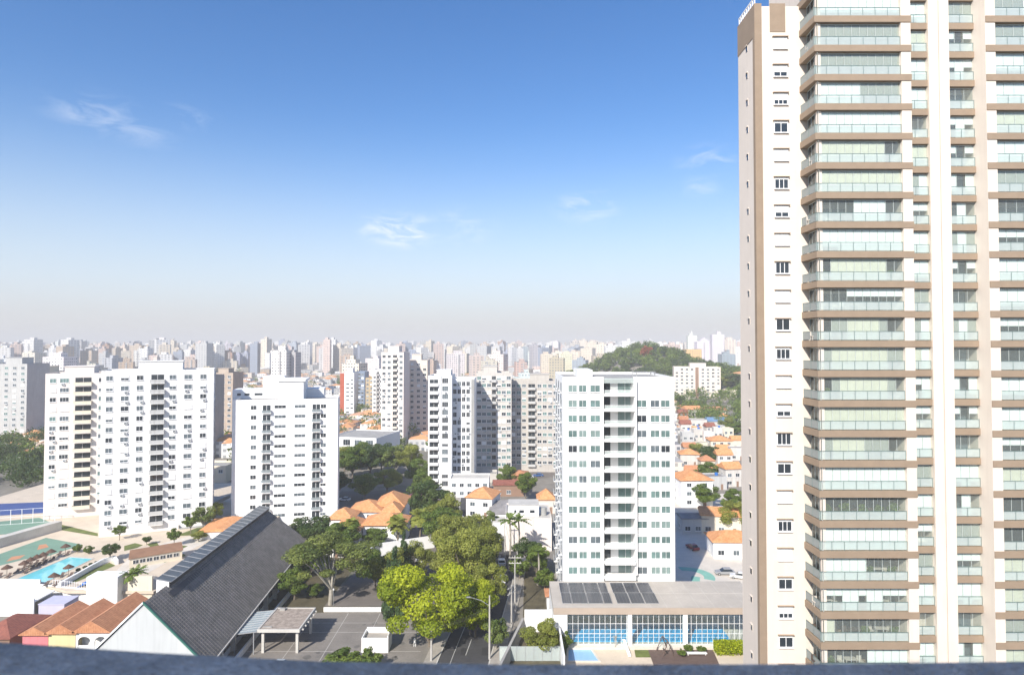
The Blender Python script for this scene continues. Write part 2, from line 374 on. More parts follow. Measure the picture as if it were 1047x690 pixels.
# road centre line and pavements
RC = [(-13.5, 60), (-10.6, 85), (-8.2, 112), (-5.6, 135), (-3.6, 155), (-3.2, 168), (-5.2, 182), (-9.5, 196), (-13, 212), (-14, 240), (-12, 290)]
def strip(pts, o0, o1, z0, z1=None):
    L = []; Rr = []
    for i, (x, y) in enumerate(pts):
        a = Vector(pts[max(i-1, 0)]); b_ = Vector(pts[min(i+1, len(pts)-1)]); d = (b_-a).normalized(); n = Vector((d.y, -d.x))
        L.append((x+n.x*o0, y+n.y*o0)); Rr.append((x+n.x*o1, y+n.y*o1))
    return L, Rr
def smooth(pts, k=4):
    out = []
    for i in range(len(pts)-1):
        p0 = Vector(pts[max(i-1, 0)]); p1 = Vector(pts[i]); p2 = Vector(pts[i+1]); p3 = Vector(pts[min(i+2, len(pts)-1)])
        for j in range(k):
            t = j/k; out.append(tuple(.5*((2*p1)+(p2-p0)*t+(2*p0-5*p1+4*p2-p3)*t*t+(3*p1-p0-3*p2+p3)*t**3)))
    out.append(pts[-1]); return out
RS = smooth(RC)
def ribbon(name, o0, o1, z, m, th=0., seg=None):
    L, Rr = strip(RS if seg is None else seg, o0, o1, z); b = MB()
    for i in range(len(L)-1):
        q = [(*L[i], z), (*Rr[i], z), (*Rr[i+1], z), (*L[i+1], z)]
        if th: b.slab(q, th)
        else: b.poly(q)
    return structure(name, b, m)
ribbon('road', -4.4, 4.4, .06, ASPH)
ribbon('kerb', 4.4, 4.6, .19, CONCL, .15)
ribbon('kerb', -4.6, -4.4, .19, CONCL, .15)
ribbon('pavement', 4.6, 7.0, .20, PAVE, .16)
ribbon('pavement', -6.8, -4.6, .20, PAVE, .16)
def lane_marks():
    b = MB(); L, Rr = strip(RS, -.07, .07, 0)
    for i in range(0, len(L)-1, 2):
        b.poly([(*L[i], .066), (*Rr[i], .066), (*Rr[i+1], .066), (*L[i+1], .066)])
    for o in (-2.2,):
        L, Rr = strip(RS, o-.06, o+.06, 0)
        for i in range(0, len(L)-1): b.poly([(*L[i], .067), (*Rr[i], .067), (*Rr[i+1], .067), (*L[i+1], .067)])
    return structure('road_marking', b, PAINT)
lane_marks()
# yards
def patches():
    r_ = random.Random(12); b = MB()
    for i in range(26):
        k = r_.randrange(6, len(RS)-6); x, y = RS[k]; o = r_.uniform(-3.6, 3.0); w_ = r_.uniform(.5, 1.6); l = r_.uniform(.8, 4)
        b.poly([(x+o, y, .0622), (x+o+w_, y, .0622), (x+o+w_, y+l, .0622), (x+o, y+l, .0622)])
    structure('road_patch', b, mat('fresh asphalt patch', (.032, .032, .034), .9, .2, .5))
    b = MB()
    for i in range(34):
        x = r_.uniform(-46, -18); y = r_.uniform(104, 128); a = r_.uniform(.2, .9); n = 9
        b.poly([(x+a*r_.uniform(.6, 1.2)*math.cos(6.283*j/n), y+a*r_.uniform(.6, 1.2)*math.sin(6.283*j/n), .0215) for j in range(n)])
    structure('oil_stain', b, mat('oily stain', (.15, .14, .125), .7, .3, .6))
patches()
sheet('yard', [(-48.5, 92), (-16.5, 92), (-15.5, 129.6), (-47.5, 129.6)], .02, YARD)
def joints():
    b = MB()
    for x in (-40.2, -33.5, -27.0): b.box(x-.04, x+.04, 100, 129.4, .022, .028)
    for y in (106, 113.5, 121, 125): b.box(-47.5, -16.4, y-.04, y+.04, .022, .0285)
    return structure('expansion_joint', b, [CONCL])
joints()
sheet('car_park', [(-39.5, 133), (-16, 133), (-12.5, 166), (-21, 173.5), (-37.5, 170), (-38.2, 150)], .025, ASPH2)
sheet('planting_bed', [(-56, 129.8), (-13, 129.8), (-13, 133), (-39.5, 133), (-38.3, 170), (-60, 170)], .03, SOIL)
sheet('forecourt', [(-60, 170.2), (-10, 174), (-18, 236), (-64, 236)], .02, ASPH2)
sheet('garden_lawn', [(-12.4, 134), (-10.2, 134), (-9, 168), (-12.2, 166)], .035, GRASS)
# east side of the street
sheet('pool_terrace', [(9, 84), (48, 84), (48, 115.6), (9, 115.6)], .05, SAND)
sheet('lawn', gs((571,669),(575,658),(606,656),(610,661),(590,662),(584,671)), .065, GRASS)
sheet('lawn', gs((650,672),(648,661),(668,661),(672,672)), .064, GRASS)
sheet('timber_deck', gs((672,690),(662,663),(728,662),(740,690)), .075, DARKW)
sheet('service_path', [(2.6, 84), (8.9, 84), (8.9, 150), (2.6, 150)], .04, PAVE)
sheet('garden_bed', [(2.2, 127.5), (8.6, 127.5), (8.6, 158), (3.2, 158)], .05, SOIL)
sheet('court_paving', [(34, 129), (70, 129), (92, 232), (34, 232)], .03, PLAZA)
def swirl():
    b = MB()
    for cx, cy, r0, r1, a0, a1 in [(50, 146, 6.3, 8.3, 150, 300), (42, 150, 3.5, 6, -30, 100), (39.5, 139, 0.1, 4.8, 0, 180)]:
        n = 20
        for i in range(n):
            t0 = R(a0+(a1-a0)*i/n); t1 = R(a0+(a1-a0)*(i+1)/n)
            b.poly([(cx+r0*math.cos(t0), cy+r0*math.sin(t0), .045), (cx+r1*math.cos(t0), cy+r1*math.sin(t0), .045), (cx+r1*math.cos(t1), cy+r1*math.sin(t1), .045), (cx+r0*math.cos(t1), cy+r0*math.sin(t1), .045)])
    return structure('painted_swirl', b, mat('sea green court paint', (.22, .46, .38), .8, .12, .5))
swirl()

# ================================================================ TREES
def leafmesh(name, P, Nn, size, tint, m, rs, aspect=.6):
    """cloud of leaf-clump faces; P points, Nn outward dirs"""
    n = len(P); nn = Nn+rs.normal(0, .55, (n, 3)); nn /= np.linalg.norm(nn, axis=1)[:, None]+1e-9
    t = np.cross(nn, rs.normal(0, 1, (n, 3))); t /= np.linalg.norm(t, axis=1)[:, None]+1e-9; bb = np.cross(nn, t)
    s = (size*rs.uniform(.55, 1.35, n))[:, None]
    V = np.stack([P-t*s, P-bb*s*aspect+nn*s*.12, P+t*s, P+bb*s*aspect+nn*s*.12], 1).reshape(-1, 3)
    me = bpy.data.meshes.new(name); me.vertices.add(4*n); me.vertices.foreach_set('co', V.astype(np.float32).ravel())
    me.loops.add(4*n); me.loops.foreach_set('vertex_index', np.arange(4*n, dtype=np.int32))
    me.polygons.add(n); me.polygons.foreach_set('loop_start', np.arange(0, 4*n, 4, dtype=np.int32))
    me.update(calc_edges=True)
    at = me.attributes.new('tint', 'FLOAT', 'POINT'); at.data.foreach_set('value', np.repeat(np.clip(tint, 0, 1), 4).astype(np.float32))
    me.materials.append(m); return me
def crown_points(rs, kind, n):
    """unit crown: width about 1, height 0..1 of the crown zone"""
    lobes = []
    if kind == 'round':
        for i in range(34):
            d = rs.normal(0, 1, 3); d /= np.linalg.norm(d); d[2] = d[2]*.8+.12
            k = rs.uniform(.72, 1.22)
            lobes.append((np.array([d[0]*.37*k, d[1]*.37*k, .5+d[2]*.40*k]), rs.uniform(.07, .17)))
        lobes.append((np.array([0, 0, .5]), .28))
    elif kind == 'umbrella':
        for i in range(24):
            a = rs.uniform(0, 6.28); r = math.sqrt(rs.uniform(0, 1))*.40
            lobes.append((np.array([math.cos(a)*r, math.sin(a)*r, .62+.2*(1-(r/.4)**2)+rs.normal(0, .07)]), rs.uniform(.09, .15)))
        for i in range(7):
            a = rs.uniform(0, 6.28); r = rs.uniform(.2, .38)
            lobes.append((np.array([math.cos(a)*r, math.sin(a)*r, .33+rs.normal(0, .08)]), rs.uniform(.07, .12)))
    elif kind == 'loose':
        for i in range(30):
            d = rs.normal(0, 1, 3); d /= np.linalg.norm(d); k = rs.uniform(.5, 1)
            lobes.append((np.array([d[0]*.38*k, d[1]*.38*k, .5+d[2]*.40*k]), rs.uniform(.08, .16)))
    elif kind == 'cone':
        for i in range(34):
            h = rs.uniform(0, 1); a = rs.uniform(0, 6.28); r = (1-h)*.36*rs.uniform(.5, 1)
            lobes.append((np.array([math.cos(a)*r, math.sin(a)*r, h*.95]), .05+.10*(1-h)))
    w_ = np.array([l[1]**2 for l in lobes]); w_ /= w_.sum()
    idx = rs.choice(len(lobes), n, p=w_); C = np.array([l[0] for l in lobes])[idx]; Rd = np.array([l[1] for l in lobes])[idx]
    d = rs.normal(0, 1, (n, 3)); d /= np.linalg.norm(d, axis=1)[:, None]
    rr = rs.uniform(.45, 1.08, n)**.6
    P = C+d*(Rd*rr)[:, None]*np.array([1, 1, .8])
    lt = rs.uniform(0, .65, len(lobes))[idx]+rs.uniform(0, .35, n)
    return P, d, lt, lobes
SPEC = {
 'bright': (('round', 19000, .0165), leafmat('bright lime leaves', (.15, .22, .012), (.50, .55, .03), .42), BARK),
 'green': (('round', 11000, .022), leafmat('mid green leaves', (.075, .13, .022), (.21, .28, .05)), BARK),
 'olive': (('loose', 13000, .0165), leafmat('olive yellow leaves', (.15, .185, .03), (.36, .38, .08)), BARK),
 'umbrella': (('umbrella', 13000, .0155), leafmat('dusty green leaves', (.09, .13, .03), (.27, .31, .08)), BARKG),
 'loose': (('loose', 4200, .030), leafmat('loose green leaves', (.09, .14, .035), (.24, .29, .08)), BARKG),
 'dark': (('round', 9000, .025), leafmat('dark green leaves', (.035, .075, .02), (.12, .17, .045)), BARK),
 'conifer': (('cone', 5200, .030), leafmat('conifer needles', (.03, .065, .025), (.09, .14, .05), .2), BARK),
 'red': (('round', 3000, .045), leafmat('red blossom', (.22, .05, .02), (.42, .13, .05)), BARK),
 'pink': (('round', 2500, .045), leafmat('pink blossom', (.35, .14, .26), (.62, .34, .48)), BARK),
 'bush': (('round', 2600, .05), leafmat('bush leaves', (.07, .12, .02), (.20, .26, .05)), BARK),
}
PROT = {}
def proto(kind, var):
    if (kind, var) in PROT: return PROT[kind, var]
    (shape, n, ls), lm, bm = SPEC[kind]; rs = np.random.RandomState(hash((kind, var)) % 1000 if False else sum(map(ord, kind))*3+var*17)
    P, d, lt, lobes = crown_points(rs, shape, n)
    cm = leafmesh('crown', P, d, ls, lt, lm, rs)
    b = MB(); z0 = .0
    # trunk in the same unit frame: crown zone 0..1, trunk reaches down to -0.45
    top = (rs.normal(0, .02), rs.normal(0, .02), .25 if shape != 'cone' else .9)
    base = (0, 0, -.6)
    if shape == 'cone': b.tube(base, top, .022, .006, 7)
    else:
        fork = Vector((rs.normal(0, .02), rs.normal(0, .02), .02 if shape != 'umbrella' else -.1))
        b.tube(base, fork, .03, .022, 8)
        for c, r in lobes[:12]:
            mid = fork.lerp(Vector(c), .5)+Vector((0, 0, .05)); b.tube(fork, mid, .014, .009, 6); b.tube(mid, Vector(c), .009, .003, 5)
    PROT[kind, var] = (cm, b.mesh('trunk', [bm])); return PROT[kind, var]
def tree(kind, x, y, h, w_, label, name='tree', cat='tree', var=None, group=None, z=None, clear=.3):
    """h: full height; w_: crown width; clear: share of bare trunk"""
    z = TH(x, y) if z is None else z
    var = rnd.randint(0, 2) if var is None else var
    cm, tm = proto(kind, var)
    t = thing(name, label, cat, (x, y, z), rnd.uniform(0, 6.28), group)
    ch = h*(1-clear); s = (w_, w_, ch); zc = h*clear
    put('crown', cm, t, (0, 0, zc), 0, s)
    # trunk: same frame; bottom at -0.6 units -> scale so that it meets the ground
    tr = put('trunk', tm, t, (0, 0, zc), 0, (w_, w_, max(ch, zc/.6 if zc > 0 else ch))) if clear > .02 else put('trunk', tm, t, (0, 0, zc), 0, (w_, w_, ch*.9))
    return t
def palm(x, y, h, label, fan=True, z=0, name='palm_tree', sc=1., green=None):
    rs = np.random.RandomState(int(abs(x*7+y*3)) % 999)
    t = thing(name, label, 'palm tree', (x, y, z))
    b = MB(); p = Vector((0, 0, -.2)); n = 7
    for i in range(n):
        q = Vector((.25*math.sin(i*.5), .1*i/n, h*(i+1)/n)); b.tube(p, q, .26-.012*i, .25-.012*i, 8); p = q
    part('trunk', b, BARKG if not fan else BARK, t)
    f = MB(); tints = []
    nf = 46 if fan else 20
    for k in range(nf):
        a = rs.uniform(0, 6.28) if fan else 6.28*k/nf+rs.normal(0, .1); el = rs.uniform(-.9, 1.3) if fan else rs.uniform(-.1, 1.1)
        L = (2.0 if fan else 2.9)*sc*rs.uniform(.8, 1.1); dirv = Vector((math.cos(a)*math.cos(el), math.sin(a)*math.cos(el), math.sin(el)))
        side = Vector((-math.sin(a), math.cos(a), 0)); pp = Vector(p)
        prev = None; seg = 6
        for j in range(seg+1):
            u = j/seg; c = pp+dirv*L*u+Vector((0, 0, -1))*(L*.42*u*u)
            wd = (.75*sc*math.sin(min(1, u*1.15)*math.pi*.85)+.03) if fan else (.42*math.sin(u*3.0)+.04)
            l = c+side*wd-Vector((0, 0, .35*wd)); r_ = c-side*wd-Vector((0, 0, .35*wd))
            if prev:
                for s_ in (0, 1):
                    e0 = prev[s_+1]; e1 = (l, r_)[s_]
                    f.add([prev[0], e0.lerp(prev[0], .05), e0*.35+e1*.65, c], [(0, 1, 2, 3)] if s_ == 0 else [(3, 2, 1, 0)])
            prev = (c, l, r_)
    lm = SPEC['olive' if fan else 'green'][1]
    o = part('fronds', f, [lm], t); me = o.data
    at = me.attributes.new('tint', 'FLOAT', 'POINT'); at.data.foreach_set('value', rs.uniform(.1, .8, len(me.vertices)).astype(np.float32))
    if fan:
        s = MB()
        for k in range(16):
            a = rs.uniform(0, 6.28); c = Vector((math.cos(a)*.35, math.sin(a)*.35, h-.2)); e = c+Vector((math.cos(a)*.5, math.sin(a)*.5, -1.5)); sd = Vector((-math.sin(a), math.cos(a), 0))*.25
            s.add([c-sd, c+sd, e+sd*.6, e-sd*.6], [(0, 1, 2, 3)])
        part('dead_fronds', s, mat('dead palm fronds', (.30, .21, .11), .9, .3, 3), t)
    return t

# ================================================================ WINDOW / BALCONY MESHES
WM = {}
def winmesh(w_, h, glass, frame=FRAME, panes=2, blind=0., blindmat=BLIND, sill=True, ft=.07):
    key = (w_, h, glass.name, frame.name, panes, round(blind, 2), blindmat.name, sill, ft)
    if key in WM: return WM[key]
    b = MB(); b.box(-w_/2, w_/2, -.03, .0, 0, h, 1)
    b.box(-w_/2-.02, w_/2+.02, -.09, -.002, h, h+ft, 0); b.box(-w_/2-.02, w_/2+.02, -.09, -.002, -ft, 0, 0)
    b.box(-w_/2-ft, -w_/2, -.09, -.001, -ft, h+ft, 0); b.box(w_/2, w_/2+ft, -.09, -.001, -ft, h+ft, 0)
    for i in range(1, panes):
        x = -w_/2+w_*i/panes; b.box(x-.03, x+.03, -.07, -.031, 0, h, 0)
    if blind: b.box(-w_/2+.02, w_/2-.02, -.06, -.032, h*(1-blind), h-.01, 2)
    if sill: b.box(-w_/2-.12, w_/2+.12, -.2, -.003, -ft-.08, -ft-.002, 0)
    WM[key] = b.mesh('window', [frame, glass, blindmat]); return WM[key]
def facade_windows(t, wins, cap=100):
    """wins: list of (mesh, loc, rot), most visible first"""
    for me, loc, rot in wins[:cap]: put('window', me, t, loc, rot)
    rest = wins[cap:]
    if rest:
        b = MB(); ms = []
        for me, loc, rot in rest:
            mtx = Matrix.Translation(loc) @ Matrix.Rotation(rot, 4, 'Z'); o = len(b.v)
            b.v += [tuple(mtx @ v.co) for v in me.vertices]
            for m in me.materials:
                if m not in ms: ms.append(m)
            for p in me.polygons:
                b.f.append([o+i for i in p.vertices]); b.m.append(ms.index(me.materials[p.material_index]))
        o = part('window_rows', b, ms, t); o['kind'] = 'stuff'
def faceloc(face, u, w_, d, off=0.):
    if face == 'front': return (u, -off), 0.
    if face == 'right': return (w_+off, u), R(90)
    if face == 'left': return (-off, d-u), R(-90)
ACM = {}
def apartment(name, label, px0, px1, Y, ytop, depth=16, rot=0., wall=WHITE, base=None, storey=3., front=(), side=(), zmin=-1e9, cat='apartment building',
              group=None, glass=(GDARK, GMID), frame=FRAME, blinds=.4, bands=None, roofbox=None, balc=(), z0=None, top_rows=0, parapet=.9, trim=None, fins=(), tank=True):
    x0 = XatY(px0, Y); x1 = XatY(px1, Y); W_ = (x1-x0)/math.cos(rot); ztop = Wp((px0+px1)/2, ytop, Y).z
    zb = TH(x0, Y) if z0 is None else z0
    t = thing(name, label, cat, (x0, Y, zb), rot, group); H = ztop-zb
    b = MB(); b.box(0, W_, 0, depth, -3 if z0 is None else -1, H-parapet, 0)
    # parapet ring
    for q in ((0, W_, 0, .2), (0, W_, depth-.2, depth), (0, .2, .2, depth-.2), (W_-.2, W_, .2, depth-.2)): b.box(q[0], q[1], q[2], q[3], H-parapet, H, 0)
    part('wall', b, [wall], t)
    r_ = MB(); r_.box(.2, W_-.2, .2, depth-.2, H-parapet, H-parapet+.05); part('roof', r_, [CONC], t)
    wins = []; n = int((H-parapet-.3)//storey); seed = random.Random(int(abs(px0)*13+Y))
    for i in range(n-1, -1, -1):
        zz = H-parapet-(n-i)*storey
        if zz+zb < zmin: break
        for (u, ww, hh, *k) in front:
            u = u*W_; bl = seed.choice([0, 0, .3, .5, 1.0]) if seed.random() < blinds else 0
            g = seed.choice(glass); (lx, ly), rr = faceloc('front', u, W_, depth)
            wins.append((winmesh(ww, hh, g, frame, 1 if ww < .9 else (2 if ww < 2.2 else 3), bl), (lx, ly, zz+(k[0] if k else 1.0)), rr))
    for fc, u, ww, hh in side:
        for i in range(n-1, -1, -1):
            zz = H-parapet-(n-i)*storey
            if zz+zb < zmin: break
            (lx, ly), rr = faceloc(fc, u*depth, W_, depth)
            wins.append((winmesh(ww, hh, seed.choice(glass), frame, 2 if ww > .9 else 1, 0), (lx, ly, zz+1.0), rr))
    facade_windows(t, wins)
    for (u0, u1, out, railm) in balc:
        X0 = u0*W_; X1 = u1*W_; bm = MB()
        bm.box(X0, X1, -out, -.004, -.18, 0, 0)
        bm.box(X0, X1, -out, -out+.05, .0, .95, 1); bm.box(X0, X0+.05, -out+.05, -.004, 0, .95, 1); bm.box(X1-.05, X1, -out+.05, -.004, 0, .95, 1)
        bm.box(X0+.25, X1-.25, -.04, -.003, .05, 2.3, 2)
        bm.box((X0+X1)/2-.04, (X0+X1)/2+.04, -.07, -.041, .05, 2.3, 0)
        me = bm.mesh('balcony', [wall, railm, GDARK]); c = 0
        for i in range(n-1, -1, -1):
            zz = H-parapet-(n-i)*storey+.1
            if zz+zb < zmin: break
            put('balcony', me, t, (0, 0, zz)); c += 1
            if c >= 100: break
    acm = ACM.get('ac')
    if acm is None: acm = ACM['ac'] = MB().box(-.4, .4, -.42, -.08, 0, .55, 0).box(-.3, .3, -.44, -.421, .08, .46, 1).mesh('ac_unit', [FRAME, GMID])
    if front and Y < 400:
        for (u, ww, hh, *k) in front:
            for i in range(n):
                if seed.random() < .22: put('ac_unit', acm, t, (min(W_-.5, u*W_+seed.choice([-.4, .3, .5])), 0, H-parapet-(n-i)*storey+.15))
    if bands:
        for (u0, u1, bmm) in bands:
            q = MB(); q.box(u0*W_, u1*W_, -.12, -.002, 0, H-.3); part('facade_panel', q, [bmm], t)
    for (u0, u1, out) in fins:
        q = MB(); q.box(u0*W_, u1*W_, -out, -.002, 0, H+.2); part('pier', q, [wall], t)
    if roofbox:
        u0, u1, v0, v1, hh = roofbox; q = MB(); q.box(u0*W_, u1*W_, v0*depth, v1*depth, H-parapet+.05, H+hh); q.box(u0*W_-.2, u1*W_+.2, v0*depth-.2, v1*depth+.2, H+hh, H+hh+.25); part('roof_house', q, [wall], t)
    return t, W_, H

# ================================================================ OWN BALCONY (foreground)
def own_balcony():
    t = thing('balcony', 'blue-grey shaded concrete parapet ledge running across the bottom foreground', 'balcony', (0, -1.2, CAMH-1.65))
    b = MB(); dz = .36; xs = [-1.6, -1.0, -.62, -.42, -.22, 0, .2, .4, .62, 1.0, 1.6]
    ed = [.88, .825, .778, .752, .732, .725, .725, .727, .733, .746, .762]
    z = CAMH-dz; n = len(xs)
    vs = []
    for x, e in zip(xs, ed): vs += [(x, .30, z), (x, e-.012, z), (x, e, z-.010), (x, e, z-.5), (x, .30, z-1.25), (x, e-.2, z-.5), (x, e-.2, z-1.25)]
    fs = []
    for i in range(n-1):
        o = 7*i; p = o+7
        fs += [(o, p, p+1, o+1)[::-1], (o+1, p+1, p+2, o+2)[::-1], (o+2, p+2, p+3, o+3)[::-1], (o, o+4, p+4, p), (o+3, p+3, p+5, o+5)[::-1], (o+5, p+5, p+6, o+6)[::-1], (o+4, o+6, p+6, p+4)]
    b.add(vs, fs); part('parapet', b, LEDGE, t, world=True)
    b = MB(); b.box(-6, 6, -1.0, .6, CAMH-1.75, CAMH-1.62); part('floor_slab', b, CONCL, t, world=True)
    b = MB(); b.box(-12, 14, -13, -1.02, -1, 75); part('wall', b, CREAM, t, world=True)
    b = MB(); b.box(-1.4, 1.4, -1.01, -.97, CAMH-1.6, CAMH+.6); part('glass_door', b, GDARK, t, world=True)
own_balcony()

# ================================================================ RIGHT HIGH-RISE
def right_tower():
    YB, YW, YR = 63.6, 66.7, 65.0; S = 3.03; zt = 91.4
    X = lambda px, Y: Wp(px, HOR, Y).x
    t = thing('high_rise', 'tall cream and brown high-rise filling the right edge with curved rows of glazed balconies', 'high-rise', (30, 64, 0))
    xs = X(774.6, YW); xc = X(820.3, YW)
    top = 112
    b = MB()
    b.box(xs, xc+3.2, YW, YW+5.0, -1, zt)                       # stair and service wing
    b.box(X(842, YW)+4.5, 68, YW+5.0, YW+24, -1, top)
    b.box(X(926, YB)+.5, 68, YW, YW+5.01, -1, top)
    part('wall', b, CREAM, t, world=True)
    q = MB(); q.box(xs-.06, xs+.0, YW+.5, YW+5.0, zt-3.2, zt+.3); q.box(xs-.06, X(781.5, YW), YW-.06, YW-.001, 0, zt+.3); q.box(xs-.06, xs-.001, YW, YW+.5, 0, zt+.3)
    part('brown_cladding', q, TAN, t, world=True)
    # slim return so the side face reads from 757 to 774
    q = MB()
    for yy in np.linspace(YW+.3, YW+4.8, 9): q.box(xs+.05, xs+.17, yy-.05, yy+.05, zt+.0, zt+1.1)
    q.box(xs+.04, xs+.18, YW+.1, YW+4.9, zt+1.1, zt+1.2); part('roof_railing', q, FRAME, t, world=True)
    # slots on the side face
    sm = MB(); sm.box(-.03, -.001, -.22, .22, 0, .62, 0); sm.box(-.032, -.001, -.27, -.221, -.05, .62, 1); sm.box(-.12, -.001, -.22, .3, .621, .70, 1)
    sme = sm.mesh('slot_window', [GDARK, CREAM])
    wx = X(800.5, YW); kinds = [0, 1, 1, 2, 0, 2, .5, 0, 2, 0, 2, 2, 0, .6, 2, 2, 0, 2, 0, 2, .6, 2, .6, 2, 0]
    lint = MB().box(-.85, .85, -.24, -.004, 0, .07).mesh('lintel', [TAN])
    for k in range(-16, 12):
        z = 54.0+k*S
        put('slot_window', sme, t, (xs-30, YW+2.3-64, z+.2))
        kd = kinds[(11-k) % len(kinds)]
        bl = 1.0 if kd == 0 else (.62 if kd in (1, .5, .6) else (0 if (k % 2) else .15))
        me = winmesh(1.36, 1.12, GDARK, FRAME, 2 if k % 3 else 3, bl, BLIND, True, .05)
        put('window', me, t, (wx-30, YW-64, z-.5)); put('lintel', lint, t, (wx-30, YW-64, z+.70))
    q = MB(); q.box(X(790, YW), X(806, YW), YW-.05, YW-.001, 88.6, zt+.3); part('brown_panel', q, TAN, t, world=True)
    # --- balconies. plan line of the slab edge
    A = (X(820.6, YW)-.05, YW); B = (X(836, YB), YB); C = (X(925.5, YB), YB); D = (X(935.5, YB), YB)
    E = (X(953.8, YR), YR); BC0 = X(953.5, YR-.15); BC1 = X(974.8, YR-.15); Gx = X(975.5, YR); H0 = X(1001, YR); H1 = X(1012.7, YB); I = X(1023, YB); J = X(1130, YB)
    # wall wing corner column and post
    q = MB(); q.box(BC0, BC0+(BC1-BC0)*.44, YR-.2, YW+.5, -1, top); q.box(BC0+(BC1-BC0)*.44, BC0+(BC1-BC0)*.52, YR-.05, YW+.5, -1, top); q.box(BC0+(BC1-BC0)*.52, BC1, YR-.2, YW+.5, -1, top)
    part('column', q, CREAM, t, world=True)
    q = MB(); q.box(C[0], D[0], YB-.02, YW, -1, top); part('column', q, CREAM, t, world=True)
    q = MB(); q.prism([(H0, YR+.02), (H1, YB-.02), (I, YB-.02), (I, YW), (H0, YW)], -1, top); part('column', q, CREAM, t, world=True)
    fl = list(range(-13, 14))
    slabm = [TAN, CONCL]
    def edge(poly): return poly
    big = [A, B, D, (D[0], YW+.4), (A[0]+.01, YW+.4)]
    rec = [(D[0]+.002, YR-.02), (BC0-.002, YR-.02), (BC0-.002, YW+.4), (D[0]+.002, YW+.4)]
    bay = [(BC1+.002, YR-.02), (H0+.05, YR-.02), (H1+.02, YB-.1), (J, YB-.1), (J, YW+.4), (BC1+.002, YW+.4)]
    def band(poly):     # push the visible slab edge a little proud of the columns
        b = MB(); b.prism(poly, -.33, .33, 0); return b
    big2 = [(A[0], A[1]-.1), (B[0]-.04, B[1]-.1), (D[0]+.03, D[1]-.1), (D[0]+.03, YW+.4), (A[0], YW+.4)]
    def loc(mb): mb.v = [(x-30, y-64, z) for x, y, z in mb.v]; return mb
    slab_me = [loc(band(p)).mesh('slab', [TAN]) for p in (big2, rec, bay)]
    # rail: glass + posts + handrail along a polyline
    def rail(pts, inset=.12):
        g = MB(); zl = .37; zh = 1.28
        for (p, q_) in zip(pts[:-1], pts[1:]):
            p = Vector(p); q_ = Vector(q_); d = (q_-p); L = d.length; d /= L; n = Vector((-d.y, d.x))
            o = n*inset
            a = p+o; c = q_+o
            def wall_(u0, u1, z0, z1, th, m, off=0):
                s = a+d*u0+n*off; e = a+d*u1+n*off; g.prism([tuple(s), tuple(e), tuple(e+n*th), tuple(s+n*th)], z0, z1, m)
            wall_(0, L, zl+.06, zh-.05, .015, 0)
            wall_(0, L, zh-.05, zh+.01, .05, 1, -.018)
            k = max(1, round(L/1.35))
            for i in range(k+1):
                u = min(max(L*i/k, .03), L-.03); wall_(u-.022, u+.022, zl-.01, zh-.051, .05, 1, -.018)
        return loc(g).mesh('railing', [GLASSR, METAL if False else mat('rail metal', (.17, .24, .23), .4, .1, 2, metal=.4)])
    rails = [rail([A, B, C]), rail([(D[0], YR), (BC0, YR)]), rail([(BC1, YR), (H0, YR)]), rail([(I, YB), (J, YB)])]
    # curtain glazing frames (full height sliding glass above the rails) as panes in a plane
    def glazing(p, q_, k, blinds, plants=False, seed=0):
        """one glazed opening: k folding panes, each with a blind drawn to a share of its height"""
        g = MB(); p = Vector(p); q_ = Vector(q_); d = q_-p; L = d.length; d /= L; n = Vector((-d.y, d.x)); a = p+n*.30
        def w_(u0, u1, z0, z1, off, th, m):
            s = a+d*u0+n*off; e = a+d*u1+n*off; g.prism([tuple(s), tuple(e), tuple(e+n*th), tuple(s+n*th)], z0, z1, m)
        w_(0, L, .37, .42, 0, .06, 1); w_(0, L, 2.58, 2.64, 0, .06, 1)
        for i in range(k):
            u0 = L*i/k+.012; u1 = L*(i+1)/k-.012
            w_(u0, u1, .43, 2.57, .02, .012, 0)
            w_(u0-.012, u0+.012, .43, 2.57, .012, .03, 1)
            bl, bm = blinds[i]
            if bl > 0: w_(u0+.01, u1-.01, 2.56-2.12*bl, 2.56, .06, .01, bm)
        return g
    mats_g = [GLASSB, mat('pale glazing bar', (.55, .60, .58), .5, .05), BLIND, BLINDW, mat('grey screen blind', (.34, .34, .31), .8, .06, 2)]
    rr = random.Random(31)
    # style per floor from the top down, as the photograph shows: W white drawn, G grey screens, C cream, O open, h half
    main = {12:'WWWWWWWWWW',11:'wwwwwwwwww',10:'GGGGGGGGGG',9:'GGGGGGGGGG',8:'WWWWWGGGGG',7:'WWWWWWWWWW',6:'CCCCCCCCOO',5:'CCCCCCCCCC',4:'OOOOWWWWOO',3:'wwWWWWWWWW',2:'OCCCCCCCOO',1:'OOOhhhhhhh',0:'OGGCCCCGOO',
            -1:'GCCCCCCCGG',-2:'OGCCCCCCGO',-3:'CCCCCCCCCC',-4:'GCCCCGGGOO',-5:'WWWWWWWWWW',-6:'OOOOOOOOOO',-7:'WWWWWWWWWW',-8:'WWWWWOOOOO',-9:'hhWWhWWhhh',-10:'COOOOOOOOO',-11:'OOOOOWWWWW',-12:'WWWWWWWWWW',-13:'WWWWWWWWWW'}
    code = {'W': (1., 2), 'C': (1., 3), 'G': (.62, 4), 'w': (.8, 2), 'O': (0, 2), 'h': (.35, 2)}
    sidec = 'WWCOGWhC'
    FURN = mat('dark furniture', (.10, .075, .06), .7, .4, 3); FURL = mat('pale furniture', (.55, .50, .44), .7, .2, 3)
    lm = SPEC['bush'][1]
    # interior back wall with doors, one mesh per floor
    room_b = MB(); room_b.box(A[0]+.4, BC0, YW+.02, YW+.10, .36, 2.67, 0)
